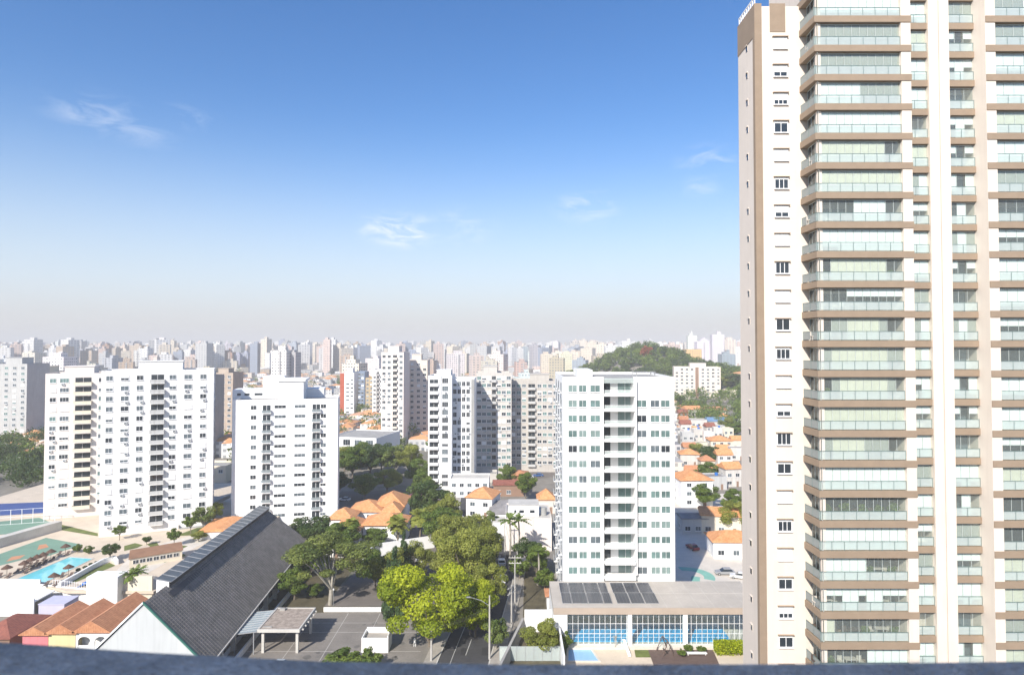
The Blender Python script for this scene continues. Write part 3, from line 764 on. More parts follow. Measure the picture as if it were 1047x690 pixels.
    room_b.box(B[0]+1.2, B[0]+4.6, YW-.02, YW+.019, .42, 2.3, 1); room_b.box(B[0]+5.6, C[0]-.6, YW-.02, YW+.019, .42, 2.4, 1)
    room_b.box(BC1, I-.2, YW-.1, YW-.02, .36, 2.67, 0); room_b.box(BC1+.3, H0-.2, YW-.14, YW-.101, .42, 2.4, 1); room_b.box(I, J, YW-.1, YW-.02, .36, 2.67, 0); room_b.box(I+.3, J-.5, YW-.14, YW-.101, .42, 2.4, 1)
    for u in (1.9, 3.1, 6.6, 7.6): room_b.box(B[0]+u, B[0]+u+.07, YW-.05, YW-.021, .42, 2.3, 2)
    room_me = loc(room_b).mesh('room_wall', [mat('balcony back wall', (.50, .46, .41), .9, .1), GMID, FRAME])
    for k in fl:
        z = 55.05+k*S; vis = k >= -12
        for nm, me in zip(('slab', 'slab', 'slab'), slab_me): put('slab', me, t, (0, 0, z))
        if not vis: continue
        for me in rails: put('railing', me, t, (0, 0, z))
        put('room_wall', room_me, t, (0, 0, z))
        st = main.get(k, 'WWWWWWWWWW')
        g = glazing((B[0]+.75, YB), C, 10, [code[c] for c in st]); put('glazing', loc(g).mesh('glazing', mats_g), t, (0, 0, z))
        c = rr.choice(sidec) if st[0] in 'OG' else st[0]
        g = glazing((A[0]+.35, A[1]-.35), (B[0], B[1]+.05), 3, [code[c if c in 'WC' else rr.choice('WCCh')]]*3); put('glazing', loc(g).mesh('glazing', mats_g), t, (0, 0, z))
        c = rr.choice('WwGOhC'); g = glazing((D[0], YR), (BC0, YR), 3, [code[c]]*2+[code[rr.choice('W'+c)]]); put('glazing', loc(g).mesh('glazing', mats_g), t, (0, 0, z))
        c = rr.choice('GOOhw'); g = glazing((BC1, YR), (H0, YR), 3, [code[c]]+[code[rr.choice('OW'+c)]]+[code[c]]); put('glazing', loc(g).mesh('glazing', mats_g), t, (0, 0, z))
        c = rr.choice('WwGOhC'); st2 = [code[c]]*3+[code[rr.choice('OWG')]]*3+[code[c]]*4; g = glazing((I, YB), (J, YB), 10, st2); put('glazing', loc(g).mesh('glazing', mats_g), t, (0, 0, z))
        q = MB(); q.box(B[0]+.28, B[0]+.74, YB+.22, YB+.5, .37, 2.66); put('post', loc(q).mesh('post', [CREAM]), t, (0, 0, z))
        # furniture behind open glass
        if 'O' in st or 'G' in st or 'h' in st:
            f = MB()
            for i in range(3):
                x = B[0]+1.4+i*2.6+rr.uniform(-.4, .4); y = YB+1.3+rr.uniform(-.2, .5); m_ = rr.choice([0, 1])
                f.box(x-.6, x+.6, y-.35, y+.35, 1.02, 1.09, m_)
                for sx in (-.52, .52):
                    for sy in (-.28, .28): f.box(x+sx-.03, x+sx+.03, y+sy-.03, y+sy+.03, .36, 1.02, m_)
                for cx in (-1.0, 1.0):
                    f.box(x+cx-.25, x+cx+.25, y-.25, y+.25, .78, .84, m_); f.box(x+cx-.25, x+cx+.25, y+.2, y+.25, .84, 1.3, m_)
                    for sx in (-.22, .22): f.box(x+cx+sx-.02, x+cx+sx+.02, y-.22, y-.18, .36, .78, m_); f.box(x+cx+sx-.02, x+cx+sx+.02, y+.18, y+.22, .36, .78, m_)
            o = put('balcony_furniture', loc(f).mesh('balcony_furniture', [FURN, FURL]), None, (30, 64, z))
            tag(o, 'table and chairs behind the glass of the %s glazed balcony' % ORD.get(13-k, 'upper') + ' from the top', 'balcony furniture', 'furniture on the balconies of the right high-rise')
        if k in (-6, -8, -10, 2, -2) or (k in (-11,)):
            spots = {-6: [.06, .3, .55, .75, .93], -8: [.62, .9], -10: [.55, .92], 2: [.05, .93], -2: [.08, .92], -11: [.1]}[k]
            for u in spots:
                x = B[0]+.6+u*(C[0]-B[0]-.9); rs = np.random.RandomState(int(u*100)+k+50)
                P, d, lt, _ = crown_points(rs, 'round', 420); sc = rr.uniform(.8, 1.3)
                tp = thing('potted_plant', 'leafy potted plant %s on the %s glazed balcony from the top' % ({0: 'at the left end', 1: 'left of centre', 2: 'in the middle', 3: 'right of centre', 4: 'at the right end'}[min(4, int(u*5))], ORD.get(13-k, '')), 'potted plant', (x, YB+.95, z+.37), 0, 'potted plants on the high-rise balconies')
                put('foliage', leafmesh('foliage', P, d, .10, lt, lm, rs), tp, (0, 0, .3), 0, (sc, sc, sc*1.1))
                pm = MB(); pm.tube((0, 0, 0), (0, 0, .42), .17, .22, 10); part('pot', pm, FURL, tp)
ORD = {i: s for i, s in enumerate('zeroth first second third fourth fifth sixth seventh eighth ninth tenth eleventh twelfth thirteenth fourteenth fifteenth sixteenth seventeenth eighteenth nineteenth twentieth twenty-first twenty-second twenty-third twenty-fourth twenty-fifth twenty-sixth'.split())}
right_tower()

# ================================================================ CENTRE WHITE TOWER WITH TEAL GLASS
def centre_tower():
    Y = 129.; xl = XatY(575.5, Y); xr = XatY(689, Y); zt = Wp(600, 388, Y).z; S = 15.3*Y/F
    u = lambda px: XatY(px, Y)-xl
    t = thing('apartment_tower', 'white apartment tower with teal windows and stacked middle balconies behind the solar panel roof', 'apartment building', (xl, Y, 0))
    W_ = xr-xl; D = 23.; H = zt; b = MB()
    c0, c1 = u(617), u(647.5)
    b.box(0, c0, 0, D, -1, H-.02); b.box(c1+.002, W_, 0, D, -1, H-.02); b.box(c0, c1, 2.2, D, -1, H-.8)
    part('wall', b, WHITE2, t)
    wall2 = MB(); wall2.box(c1, u(650), -.9, .0, 8.2, H+.05); part('fin', wall2, WHITE2, t)
    p = MB(); 
    for q in ((0.01, c0, .0, .2), (c1, W_-.01, .0, .2), (0, .2, .2, D), (W_-.2, W_, .2, D), (.2, W_-.2, D-.2, D)): p.box(*q, H-.02, H+.55)
    part('parapet', p, WHITE2, t)
    r = MB(); r.box(.2, W_-.2, .2, D-.2, H-.02, H+.03); part('roof', r, CONC, t)
    ph = MB(); ph.box(u(596), u(612), 10, 20, H+.03, H+1.6); part('roof_house', ph, WHITE2, t)
    pg = MB()
    for i in range(7): x = u(651)+i*.62; pg.box(x-.06, x+.06, .3, 4.6, H+1.35, H+1.5)
    for x in (u(651), u(651)+3.8):
        for y in (.5, 4.3): pg.box(x-.09, x+.09, y-.09, y+.09, H, H+1.35)
    pg.box(u(651)-.1, u(651)+4.0, .35, .5, H+1.5, H+1.6); part('pergola', pg, GREYFR, t)
    gr = MB(); gr.box(c0+.1, c1-.1, .1, .13, H-.75, H+.3, 0); gr.box(c0+.1, c1-.1, .08, .15, H+.3, H+.36, 1); part('roof_railing', gr, [GLASSR, METAL], t)
    rr = random.Random(3); wins = []
    pat = [(u(585.3), 1.72), (u(595.6), 1.5), (u(608.3), 1.95), (u(655.7), 1.9), (u(669.2), 1.75), (u(679.8), 1.75)]
    for i in range(14):
        zz = H-S*(i+1)+.55
        if zz < 4: break
        for j, (x, ww) in enumerate(pat):
            if i == 0 and j > 2: continue
            g = rr.choice([GTEAL2]*5+[GTEAL3]*4+[GTEAL, GMID] if i > 4 else [GTEAL, GTEAL2, GTEAL3, GTEAL3, GTEAL3, GMID, GDARK])
            wins.append((winmesh(ww, 1.35, g, FRAME, 2, 0), (x, 0, zz), 0.))
    facade_windows(t, wins)
    # balconies
    for i in range(14):
        zz = H-S*(i+1)-.05
        if zz < 4: break
        b = MB(); out = 1.2 if i < 11 else 1.6
        b.box(c0+.002, c1-.002, -out, 2.19, -.22, 0, 0); b.box(c0+.002, c1-.002, -out, -out+.12, 0, .42, 0)
        b.box(c0+.02, c1-.02, -out+.03, -out+.05, .42, 1.0, 1); b.box(c0+.01, c1-.01, -out+.02, -out+.07, 1.0, 1.06, 2)
        b.box(c0+.05, c0+1.7, 2.13, 2.18, .05, 2.5, 3); b.box(c0+1.68, c0+1.75, 2.08, 2.129, .05, 2.5, 2)
        b.box(c0+3.3, c1-.2, 2.13, 2.18, .05, 2.5, rr.choice([4, 5, 4])); b.box((c0+3.3+c1)/2, (c0+3.3+c1)/2+.07, 2.08, 2.129, .05, 2.5, 2)
        put('balcony', b.mesh('balcony', [WHITE2, GLASSR, FRAME, GDARK, GTEAL2, GTEAL]), t, (0, 0, zz))
    # west side: small service balconies, two columns
    sb = MB(); sb.box(-.75, -.002, 0, 2.6, -.15, 0, 0); sb.box(-.75, -.70, 0, 2.6, 0, .9, 1); sb.box(-.06, -.003, .3, 2.3, .1, 2.1, 2)
    sme = sb.mesh('service_balcony', [WHITE2, GREYW, GMID])
    for y in (3.5, 10.5, 17.5):
        for i in range(14):
            zz = H-S*(i+1)+.1
            if zz < 4: break
            put('service_balcony', sme, t, (0, y, zz))
centre_tower()

# ================================================================ POOL HALL WITH SOLAR PANELS
def pool_hall():
    Y0 = 115.2; x0 = XatY(567, Y0); x1 = 46.; Yb = 127.6; zf = 6.15
    t = thing('pool_hall', 'long low pool hall with gridded glass front and flat grey roof', 'pool building', (x0, Y0, 0))
    L = x1-x0; D = Yb-Y0
    r = MB(); r.box(-.3, L, -.5, D, zf, zf+1.05, 0); part('roof', r, mat('grey roof coating', (.46, .42, .37), .9, .12, .3, fine=.05), t)
    f = MB(); f.box(-.32, L+.02, -.62, -.501, zf-.05, zf+1.12); part('fascia', f, mat('brown grey fascia', (.40, .33, .27), .8, .08, .5), t)
    j = MB()
    for x in np.arange(17.5, L, 2.9): j.box(x-.03, x+.03, -.4, D, zf+1.051, zf+1.075)
    j.box(15.5, L, D*.5-.03, D*.5+.03, zf+1.051, zf+1.078); part('roof_seams', j, CONCL, t)
    w_ = MB(); w_.box(-.3, 2.2, -.45, D, 0, zf-.001); w_.box(2.2, L, D-.25, D, 0, zf-.001); part('wall', w_, WHITE2, t)
    fl = MB(); fl.box(2.2, L, .3, D-.25, .05, .12); part('floor', fl, PLAZA, t)
    wt = MB(); wt.box(2.6, XatY(738, 121)-x0, 1.7, 9.3, .121, .26); part('pool_water', wt, WATERB, t)
    ln = MB()
    for y in (3.2, 4.8, 6.4, 8.0): ln.box(2.8, XatY(738, 121)-x0-.3, y-.05, y+.05, .261, .30)
    part('lane_rope', ln, FRAME, t)
    bw = MB()
    for x in np.arange(3.2, L-1, 2.1): bw.box(x, x+1.5, D-.30, D-.251, 2.4, 4.9)
    part('back_windows', bw, GDARK, t)
    for px in (642.5, 698.5):
        c = MB(); x = XatY(px, Y0)-x0; c.box(x-.38, x+.38, -.46, .3, 0, zf-.001); part('column', c, WHITE2, t)
    g = MB(); g.box(2.2, L, -.03, -.01, .6, zf-.05); part('glass_front', g, GLASSC, t)
    m = MB(); n = 0
    for x in np.arange(2.25, L, .98): m.box(x-.03, x+.03, -.10, -.031, .1, zf-.002)
    for z in (.58, 2.45, 4.25): m.box(2.2, L, -.13, -.101, z-.035, z+.035)
    part('glazing_bars', m, FRAME, t)
    rb = MB()
    for x in np.arange(2.6, L, 1.45): rb.add([(x-.04, -.14, 1.5), (x+.04, -.14, 1.5), (x+.04, -1.1, .08), (x-.04, -1.1, .08)], [(0, 1, 2, 3)])
    pl = MB(); pl.box(2.2, L, -1.2, -.15, .051, .5); part('plinth', pl, PLAZA, t)
    # rooftop solar panels, one thing each
    k = 0
    z = zf+1.06
    grp = 'solar panels on the pool hall roof'
    def rowlab(r_, c_, n_): return 'solar panel on the pool hall roof, %s from the left in the %s row' % (ORD[c_], r_)
    cols = []
    x = XatY(572.2, Y0+3)-x0+.3
    for wd in (1.75, 2.85, 2.75, 1.55): cols.append((x, wd)); x += wd+.12
    x += .75
    for wd in (2.5, 2.5, 2.5): cols.append((x, wd)); x += wd+.12
    for ri, (ya, yb, rn) in enumerate([(1.2, 5.6, 'front'), (6.0, 10.6, 'back')]):
        for ci, (xx, wd) in enumerate(cols):
            s = thing('solar_panel', rowlab(rn, ci+1, 0), 'solar panel', (x0+xx, Y0+ya, z), 0, grp)
            p = MB(); za, zb = .12, .38; dd = yb-ya
            p.slab([(0.04, .04, za), (wd-.04, .04, za), (wd-.04, dd-.04, zb), (.04, dd-.04, zb)], .05); part('panel', p, SOLAR, s)
            fr = MB()
            for (a, b_) in (((0, 0), (wd, .04)), ((0, dd-.04), (wd, dd)),):
                zz = za if a[1] == 0 else zb; fr.box(a[0], b_[0], a[1], b_[1], zz-.06, zz+.015)
            for xx_ in (0., wd-.04): fr.slab([(xx_, 0, za+.012), (xx_+.04, 0, za+.012), (xx_+.04, dd, zb+.012), (xx_, dd, zb+.012)], .07)
            for xx_ in (.2, wd-.25): fr.box(xx_, xx_+.05, dd-.12, dd-.07, -.01, zb-.06); fr.box(xx_, xx_+.05, .05, .1, -.01, za-.05)
            part('frame', fr, mat('panel frame', (.5, .5, .5), .5), s)
            gr = MB()
            for i in range(1, 4): gr.slab([(wd*i/4-.012, .05, za+.006), (wd*i/4+.012, .05, za+.006), (wd*i/4+.012, dd-.05, zb+.006), (wd*i/4-.012, dd-.05, zb+.006)], .005)
            part('cell_lines', gr, mat('dark cell lines', (.11, .11, .12), .5), s)
pool_hall()

# ================================================================ LEFT WHITE TOWER
def left_tower():
    Y = 188.; xl = XatY(238, Y); rot = R(13); S = 10.15*Y/F
    zt = Wp(270, 409, Y).z; W_ = (XatY(347, Y+8)-xl)/math.cos(rot)
    t = thing('apartment_tower', 'plain white apartment tower with a roof block right behind the grey tiled hall', 'apartment building', (xl, Y, 0), rot)
    H = zt; D = 12; b = MB(); b.box(0, W_, 0, D, -1, H-.6); b.box(-2.3, W_-5, D+.001, D+9, -1, H+2.2)
    for q in ((0, W_, 0, .2), (0, .2, .2, D), (W_-.2, W_, .2, D), (W_-4.9, W_-.2, D-.2, D)): b.box(*q, H-.6, H)
    part('wall', b, WHITE2, t)
    r = MB(); r.box(.2, W_-.2, .2, D-.2, H-.6, H-.55); part('roof', r, CONC, t)
    rb = MB(); rb.box(W_*.42, W_*.66, 1.5, D+4, H-.55, H+5.3); rb.box(W_*.395, W_*.68, 1.1, D+4.5, H+5.3, H+5.8)
    rb.box(W_*.2, W_*.42, D+4.51, D+8, H+2.2, H+6.0); rb.box(W_*.19, W_*.415, D+4.3+.3, D+8.4, H+6.01, H+6.4); part('roof_house', rb, WHITE2, t)
    hw = MB()
    for x, ww in ((1.4, 1.1), (3.6, 1.5), (6.6, 2.4)): hw.box(x-2.3, x-2.3+ww, D-.04, D, H+.4, H+1.1)
    part('clerestory', hw, GDARK, t)
    v = lambda px: (px-238)/109*W_
    wins = []; rr = random.Random(5)
    m1 = lambda g, f=0: winmesh(1.15, 1.2, g, FRAME, 2, rr.choice([.0, .5]), BLIND, False, .04)
    for i in range(13):
        zz = H-1.2-S*(i+1)+1.25
        if zz < 1: break
        for px, ww, hh, kind in ((259.5, 1.5, 1.15, 0), (286.5, 3.2, .85, 1), (307, 3.1, .85, 1), (331.5, 1.5, 1.15, 0)):
            g = rr.choice([GMID, GDARK, GDARK]) if kind == 0 else rr.choice([GMID, GDARK])
            wins.append((winmesh(ww, hh, g, FRAME, 2 if kind == 0 else 3, rr.choice([0, 0, .4]) if kind == 0 else 0, BLIND, False, .04), (v(px), 0, zz+(.25 if kind else 0)), 0))
    facade_windows(t, wins)
    rec = MB(); rec.box(v(268.8), v(276.6), -.04, -.002, 0, 2.3, 0); rec.box(v(272.5), v(272.9), -.06, -.041, 0, 2.3, 1)
    rec.box(v(268.0), v(277.6), -.95, -.002, -.18, 0, 1); rec.box(v(268.0), v(277.6), -.95, -.90, 0, .85, 2); rec.box(v(277.2), v(277.6), -.90, -.002, 0, .85, 1)
    me1 = rec.mesh('balcony', [GDARK, WHITE2, glassmat('smoked rail glass', (.7, .74, .76), .6)])
    for i in range(13):
        zz = H-1.2-S*(i+1)+.15
        if zz < 0: break
        put('balcony', me1, t, (0, 0, zz)); put('balcony', me1, t, (v(318)-v(268.8)-.0+.6, 0, zz))
left_tower()

# ================================================================ GREY TILED HALL
def hall():
    ridgeN = Vector((-59.0, 101, 13.7)); ridgeF = Vector((-61.3, 157.5, 13.7))
    eN = Vector((-48.5, 101, 3.6)); eF = Vector((-51.6, 160, 5.2)); wN = Vector((-69.5, 101, 3.6)); wF = Vector((-68.9, 157, 3.6))
    t = thing('tiled_hall', 'long white-gabled hall with steep dark grey tiled roof and raised skylight ridge', 'hall', (-59, 101, 0))
    ROOFG = mat('dark grey concrete tiles', (.20, .185, .17), .85, .3, .7, fine=.22, bump=.4)
    def slope(eA, eB, name, n=30):
        b = MB()
        for i in range(n):
            u0 = i/n; u1 = (i+1)/n+.012
            a = ridgeN.lerp(eA, u0); c = ridgeF.lerp(eB, u0); a1 = ridgeN.lerp(eA, u1); c1 = ridgeF.lerp(eB, u1)
            up = Vector((0, 0, .10))
            q = [a-up*.1, c-up*.1, c1+up, a1+up]
            if eA.x < ridgeN.x: q = q[::-1]
            b.slab(q, .14)
            # rounded tile noses along each course
        m = 90
        return part(name, b, ROOFG, t, world=True)
    slope(eN, eF, 'roof'); slope(wN, wF, 'roof')
    # vertical tile ribs
    rb = MB()
    for i in range(1, 76):
        u = i/76; a = ridgeN.lerp(ridgeF, u); c = eN.lerp(eF, u); dy = Vector((0, .045, 0)); up = Vector((0, 0, .13))
        rb.slab([a-dy+up, a+dy+up, c+dy+up*1.3, c-dy+up*1.3], .07)
    part('roof_ribs', rb, ROOFG, t, world=True)
    gw = MB(); yn = 101.25
    gw.prism([(wN.x+.25, yn), (eN.x-.3, yn), (eN.x-.3, yn+.3), (wN.x+.25, yn+.3)], -1, 3.35)
    gw.add([(wN.x+.25, yn, 3.35), (eN.x-.3, yn, 3.35), (ridgeN.x, yn, 13.45), (wN.x+.25, yn+.3, 3.35), (eN.x-.3, yn+.3, 3.35), (ridgeN.x, yn+.3, 13.45)], [(0, 1, 2), (5, 4, 3), (0, 3, 4, 1), (1, 4, 5, 2), (2, 5, 3, 0)])
    part('gable_wall', gw, mat('off white gable render', (.50, .52, .525), .85, .06, .2, streak=.12), t, world=True)
    yf = 156.5; gw = MB()
    gw.add([(wF.x+.3, yf, -1), (eF.x-.6, yf, -1), (eF.x-.6, yf, 3.4), (ridgeF.x, yf, 13.4), (wF.x+.3, yf, 3.4)], [(0, 1, 2, 3, 4), (4, 3, 2, 1, 0)])
    part('gable_wall', gw, mat('off white gable render', (.50, .52, .525)), t, world=True)
    vg = MB(); up = Vector((0, 0, .22)); dy = Vector((0, .3, 0)); o = Vector((0, -.06, 0))
    for e, m_ in ((eN, 0), (wN, 1)):
        q = [ridgeN+up+o, e+up+o, e+up+o+dy, ridgeN+up+o+dy]
        if e is wN: q = q[::-1]
        vg.slab(q, .36, m_)
    part('verge_board', vg, [GREENV, WHITE2], t, world=True)
    # raised skylight along the ridge
    sk = MB(); a = ridgeN.lerp(ridgeF, .13); c = ridgeF
    def off(p, dx, dz): return Vector((p.x+dx, p.y, p.z+dz))
    sk.add([off(a, -1.9, 1.05), off(c, -1.9, 1.05), off(c, .7, .55), off(a, .7, .55)], [(3, 2, 1, 0)], 0)
    sk.add([off(a, -1.9, .97), off(c, -1.9, .97), off(c, .7, .47), off(a, .7, .47)], [(0, 1, 2, 3)], 0)
    part('skylight', sk, SKYL, t, world=True)
    kb = MB(); kb.add([off(a, -1.7, -1.9), off(a, 0, -.1), off(a, .45, -.6), off(a, .45, .56), off(a, -1.7, .95)], [(0, 1, 2, 3, 4)], 0)
    kb.add([off(a, .45, -.6), off(c, .45, -.6), off(c, .45, .5), off(a, .45, .5)], [(0, 1, 2, 3)], 1)  # kerb face coloured dark to paint the shaded gap under the skylight
    kb.add([off(a, -1.7, -1.9), off(c, -1.7, -1.9), off(c, -1.7, .95), off(a, -1.7, .95)], [(3, 2, 1, 0)], 0)
    kb.add([off(c, -1.7, -1.9), off(c, .45, -.6), off(c, .45, .5), off(c, -1.7, .95)], [(3, 2, 1, 0)], 0)
    part('skylight_kerb', kb, [WHITE2, mat('kerb shade paint', (.05, .05, .055), .6, .1)], t, world=True)
    br = MB(); n = 21
    for i in range(n+1):
        u = i/n; p = a.lerp(c, u); dy = Vector((0, .10, 0)); p.y = min(max(p.y, a.y+.1), c.y-.1)
        br.slab([off(p, -1.92, 1.11)-dy, off(p, -1.92, 1.11)+dy, off(p, .75, .60)+dy, off(p, .75, .60)-dy][::-1], .06)
    br.slab([off(a, .70, .62), off(c, .70, .62), off(c, .80, .58), off(a, .80, .58)], .08)
    part('skylight_bars', br, mat('weathered skylight bars', (.30, .31, .32), .6, .2, 1), t, world=True)
    fl = MB(); a2 = ridgeN.lerp(ridgeF, .11); e = Vector((2.4, 0, -2.2))
    fl.slab([a2+Vector((1.0, 0, -.72)), c+Vector((.6, 0, -.60)), c+Vector((1.2, 0, -1.55)), a2+Vector((1.75, 0, -1.45))], .06)  # dark sheet painting the skylight's shadow band onto the slope
    part('ridge_shade', fl, mat('ridge shade paint', (.045, .045, .05), .6, .1), t, world=True)
    # side wall under the eave, piers, glazing and fascia gutter
    wl = MB(); ax, ay = eN.x-1.3, 101.5; bx, by = eF.x-1.3, 160.0
    def P(u, o_=0): return (ax+(bx-ax)*u+o_, ay+(by-ay)*u)
    def seg(b, u0, u1, o0, o1, z0, z1, m=0):
        p0 = P(u0, o0); p1 = P(u1, o0); p2 = P(u1, o1); p3 = P(u0, o1); b.prism([p0, p3, p2, p1], z0, z1, m)
    seg(wl, 0, 1, -.3, 0, -1, 1.0); seg(wl, 0, 1, -.3, 0, 3.0, 3.3); part('side_wall', wl, WHITE, t, world=True)
    gl = MB(); seg(gl, 0, 1, -.2, -.12, 1.0, 3.0); part('side_glazing', gl, GDARK, t, world=True)
    for i in range(11):
        pr = MB(); u = .01+i*.098; seg(pr, u, u+.010, -.3, .75, -1, 3.15); part('pier', pr, CONCL, t, world=True)
    ft = MB()
    g0 = eN+Vector((.02, 0, .0)); g1 = eF+Vector((.02, 0, .0))
    ft.slab([g0+Vector((0, 0, .02)), g0+Vector((.22, 0, .02)), g1+Vector((.22, 0, .02)), g1+Vector((0, 0, .02))], .25); part('gutter', ft, CONCL, t, world=True)
    lw = MB(); lw.prism([(eN.x+.9, 101), (eN.x+1.2, 101), (eF.x+2.7, 150), (eF.x+2.4, 150)], 0, 1.1); o = part('garden_wall', lw, WHITE); tag(o, 'long low white wall beside the dark glazed flank of the tiled hall', 'wall')
hall()
def canopy():
    t = thing('entrance_canopy', 'flat concrete canopy on square columns beside the tiled hall', 'canopy', (-45.2, 112.2, 0))
    zr = 4.5; W_ = 7.5; D = 9.3
    r = MB(); r.box(0, W_, 0, D, zr-.55, zr-.2, 0)
    for q in ((0, W_, 0, .25), (0, W_, D-.25, D), (0, .25, .25, D-.25), (W_-.25, W_, .25, D-.25)): r.box(*q, zr-.2, zr, 0)
    part('roof', r, CONCL, t)
    g = MB(); g.box(.26, W_-.26, .26, D-.26, zr-.2, zr-.12); part('gravel', g, mat('roof gravel', (.36, .30, .25), .95, .4, 1.4, fine=.3, bump=.6), t)
    k = MB(); k.box(1.0, 2.0, 8.0, 8.7, zr-.12, zr+.25); k.box(.6, 2.2, .9, 1.25, zr-.12, zr+.05); part('roof_vent', k, CONC, t)
    s = MB(); s.box(.2, W_-.2, .2, D-.2, zr-.58, zr-.551); part('ceiling', s, mat('reddish soffit', (.30, .12, .09), .8), t)
    for x, y in ((.5, .7), (W_-.9, .7), (.5, D-1.2), (W_-.9, D-1.2)):
        c = MB(); c.box(x, x+.45, y, y+.45, 0, zr-.582); part('column', c, CONCL, t)
    for i in range(6):
        e = MB(); e.box(W_+.001, W_+.45, .8+i*1.5, 1.05+i*1.5, zr-.5, zr-.28); part('beam_end', e, CONCL, t)
    p = thing('pergola', 'sloping glazed pergola between the tiled hall and the flat canopy', 'pergola', (-49.4, 112.4, 0))
    g = MB(); g.add([(0, 0, 3.5), (4.1, 0, 4.0), (4.1, 9, 4.0), (-1.2, 9, 3.5)], [(0, 1, 2, 3)]); part('glass_roof', g, glassmat('dusty roof glass', (.55, .62, .66), .35), p)
    b = MB()
    for i in range(10):
        y = i; b.slab([(-.13*i, y-.06, 3.58), (4.1, y-.06, 4.08), (4.1, y+.06, 4.08), (-.13*i, y+.06, 3.58)], .16)
    for i in range(3): b.slab([(.2+i*1.7, 0, 3.53+i*.21), (.3+i*1.7, 0, 3.54+i*.21), (.3+i*1.7, 9, 3.54+i*.21), (.2+i*1.7, 9, 3.53+i*.21)], .12)
    b.box(3.4, 3.55, 0, .15, 0, 3.8); b.box(.0, .15, 0, .15, 0, 3.4); b.box(3.4, 3.55, 8.7, 8.85, 0, 3.8); part('frame', b, GREYFR, p)
    bx = thing('stair_box', 'small white roofless stair enclosure on the concrete yard', 'outbuilding', (-26.9, 113.0, 0))
    w_ = MB(); L = 4.8; Dd = 3.6
    w_.prism([(0, 0), (0.2, 0), (.2, Dd), (0, Dd)], 0, 2.6); w_.box(.2, L, Dd-.2, Dd, 0, 3.0); w_.box(L-.2, L, 0, Dd-.2, 0, 3.0); w_.box(.2, L-.2, 0, .2, 0, 2.6); part('wall', w_, WHITE, bx)
    f = MB(); f.box(.2, L-.2, .2, Dd-.2, 1.9, 2.0); part('roof', f, PAVE, bx)
    lw = MB(); x0, x1 = Gp(334, 621).x, Gp(392, 621).x; lw.box(x0, x1, 130.0, 130.3, 0, .85); lw.box(x0-.03, x1+.03, 129.95, 130.35, .85, .93); o = part('yard_wall', lw, WHITE); tag(o, 'low white wall along the back of the concrete yard', 'wall')
canopy()

# ================================================================ HOUSES
def hip_roof(b, x0, x1, y0, y1, z, h, m=0, over=.45, gable=False, th=.15):
    x0 -= over; x1 += over; y0 -= over; y1 += over; W_ = x1-x0; D = y1-y0
    if W_ >= D: k = 0 if gable else D/2; r0 = (x0+k, (y0+y1)/2, z+h); r1 = (x1-k, (y0+y1)/2, z+h)
    else: k = 0 if gable else W_/2; r0 = ((x0+x1)/2, y0+k, z+h); r1 = ((x0+x1)/2, y1-k, z+h)
    c = [(x0, y0, z), (x1, y0, z), (x1, y1, z), (x0, y1, z)]
    e = [(p[0], p[1], z-th) for p in c]
    if W_ >= D: fs = [(0, 1, 5, 4), (1, 2, 5), (2, 3, 4, 5), (3, 0, 4)]
    else: fs = [(0, 1, 4), (1, 2, 5, 4), (2, 3, 5), (3, 0, 4, 5)]
    b.add(c+[r0, r1], fs, m); b.add(c+e, [(0, 4, 5, 1), (1, 5, 6, 2), (2, 6, 7, 3), (3, 7, 4, 0), (7, 6, 5, 4)], m)
def house(label, x, y, w_, d, h, roof=TERRAF, wall=WHITE, rh=1.6, rot=0., gable=False, flat=False, wins=2, z=None, name='house', cat='house', group=None, door=True, wh=1.2, tank=False):
    z = TH(x, y) if z is None else z
    t = thing(name, label, cat, (x, y, z), rot, group)
    b = MB(); b.box(0, w_, 0, d, -2, h-.01)
    if gable and not flat:
        k = (h-.01, h+rh-.2)
        if w_ >= d: b.add([(0.01, 0, k[0]), (0.01, d, k[0]), (.01, d/2, k[1]), (w_-.01, 0, k[0]), (w_-.01, d, k[0]), (w_-.01, d/2, k[1])], [(0, 2, 1), (3, 4, 5)])
        else: b.add([(0, .01, k[0]), (w_, .01, k[0]), (w_/2, .01, k[1]), (0, d-.01, k[0]), (w_, d-.01, k[0]), (w_/2, d-.01, k[1])], [(0, 1, 2), (3, 5, 4)])
    part('wall', b, wall, t)
    r = MB()
    if flat:
        r.box(.15, w_-.15, .15, d-.15, h, h+.08, 0)
        for q in ((0, w_, 0, .15), (0, w_, d-.15, d), (0, .15, .15, d-.15), (w_-.15, w_, .15, d-.15)): r.box(*q, h, h+.5, 1)
        part('roof', r, [roof, wall], t)
    else: hip_roof(r, 0, w_, 0, d, h, rh, gable=gable); part('roof', r, roof, t)
    fl = max(1, int(h//2.9))
    for f in range(fl):
        for i in range(wins):
            u = w_*(i+.5)/wins; zz = f*2.9+1.0
            if f == 0 and door and i == wins-1:
                q = MB(); q.box(-.45, .45, -.05, -.002, 0, 2.1); put('door', q.mesh('door', [BROWNW]), t, (u, 0, 0)); continue
            put('window', winmesh(min(1.5, w_/wins*.5), wh, GMID if (i+f) % 2 else GDARK, FRAME, 2, 0, BLIND, True, .05), t, (u, 0, zz))
        if d > 5: put('window', winmesh(1.1, wh, GDARK, FRAME, 2, 0, BLIND, True, .05), t, (0 if x > 0 else w_, d*.5, f*2.9+1.0), R(-90) if x > 0 else R(90))
    if tank:
        q = MB(); q.tube((w_*.7, d*.6, h+.05), (w_*.7, d*.6, h+1.0), .6, .7, 12); q.tube((w_*.7, d*.6, h+1.0), (w_*.7, d*.6, h+1.15), .72, .5, 12); part('water_tank', q, BLUEP, t)
    return t
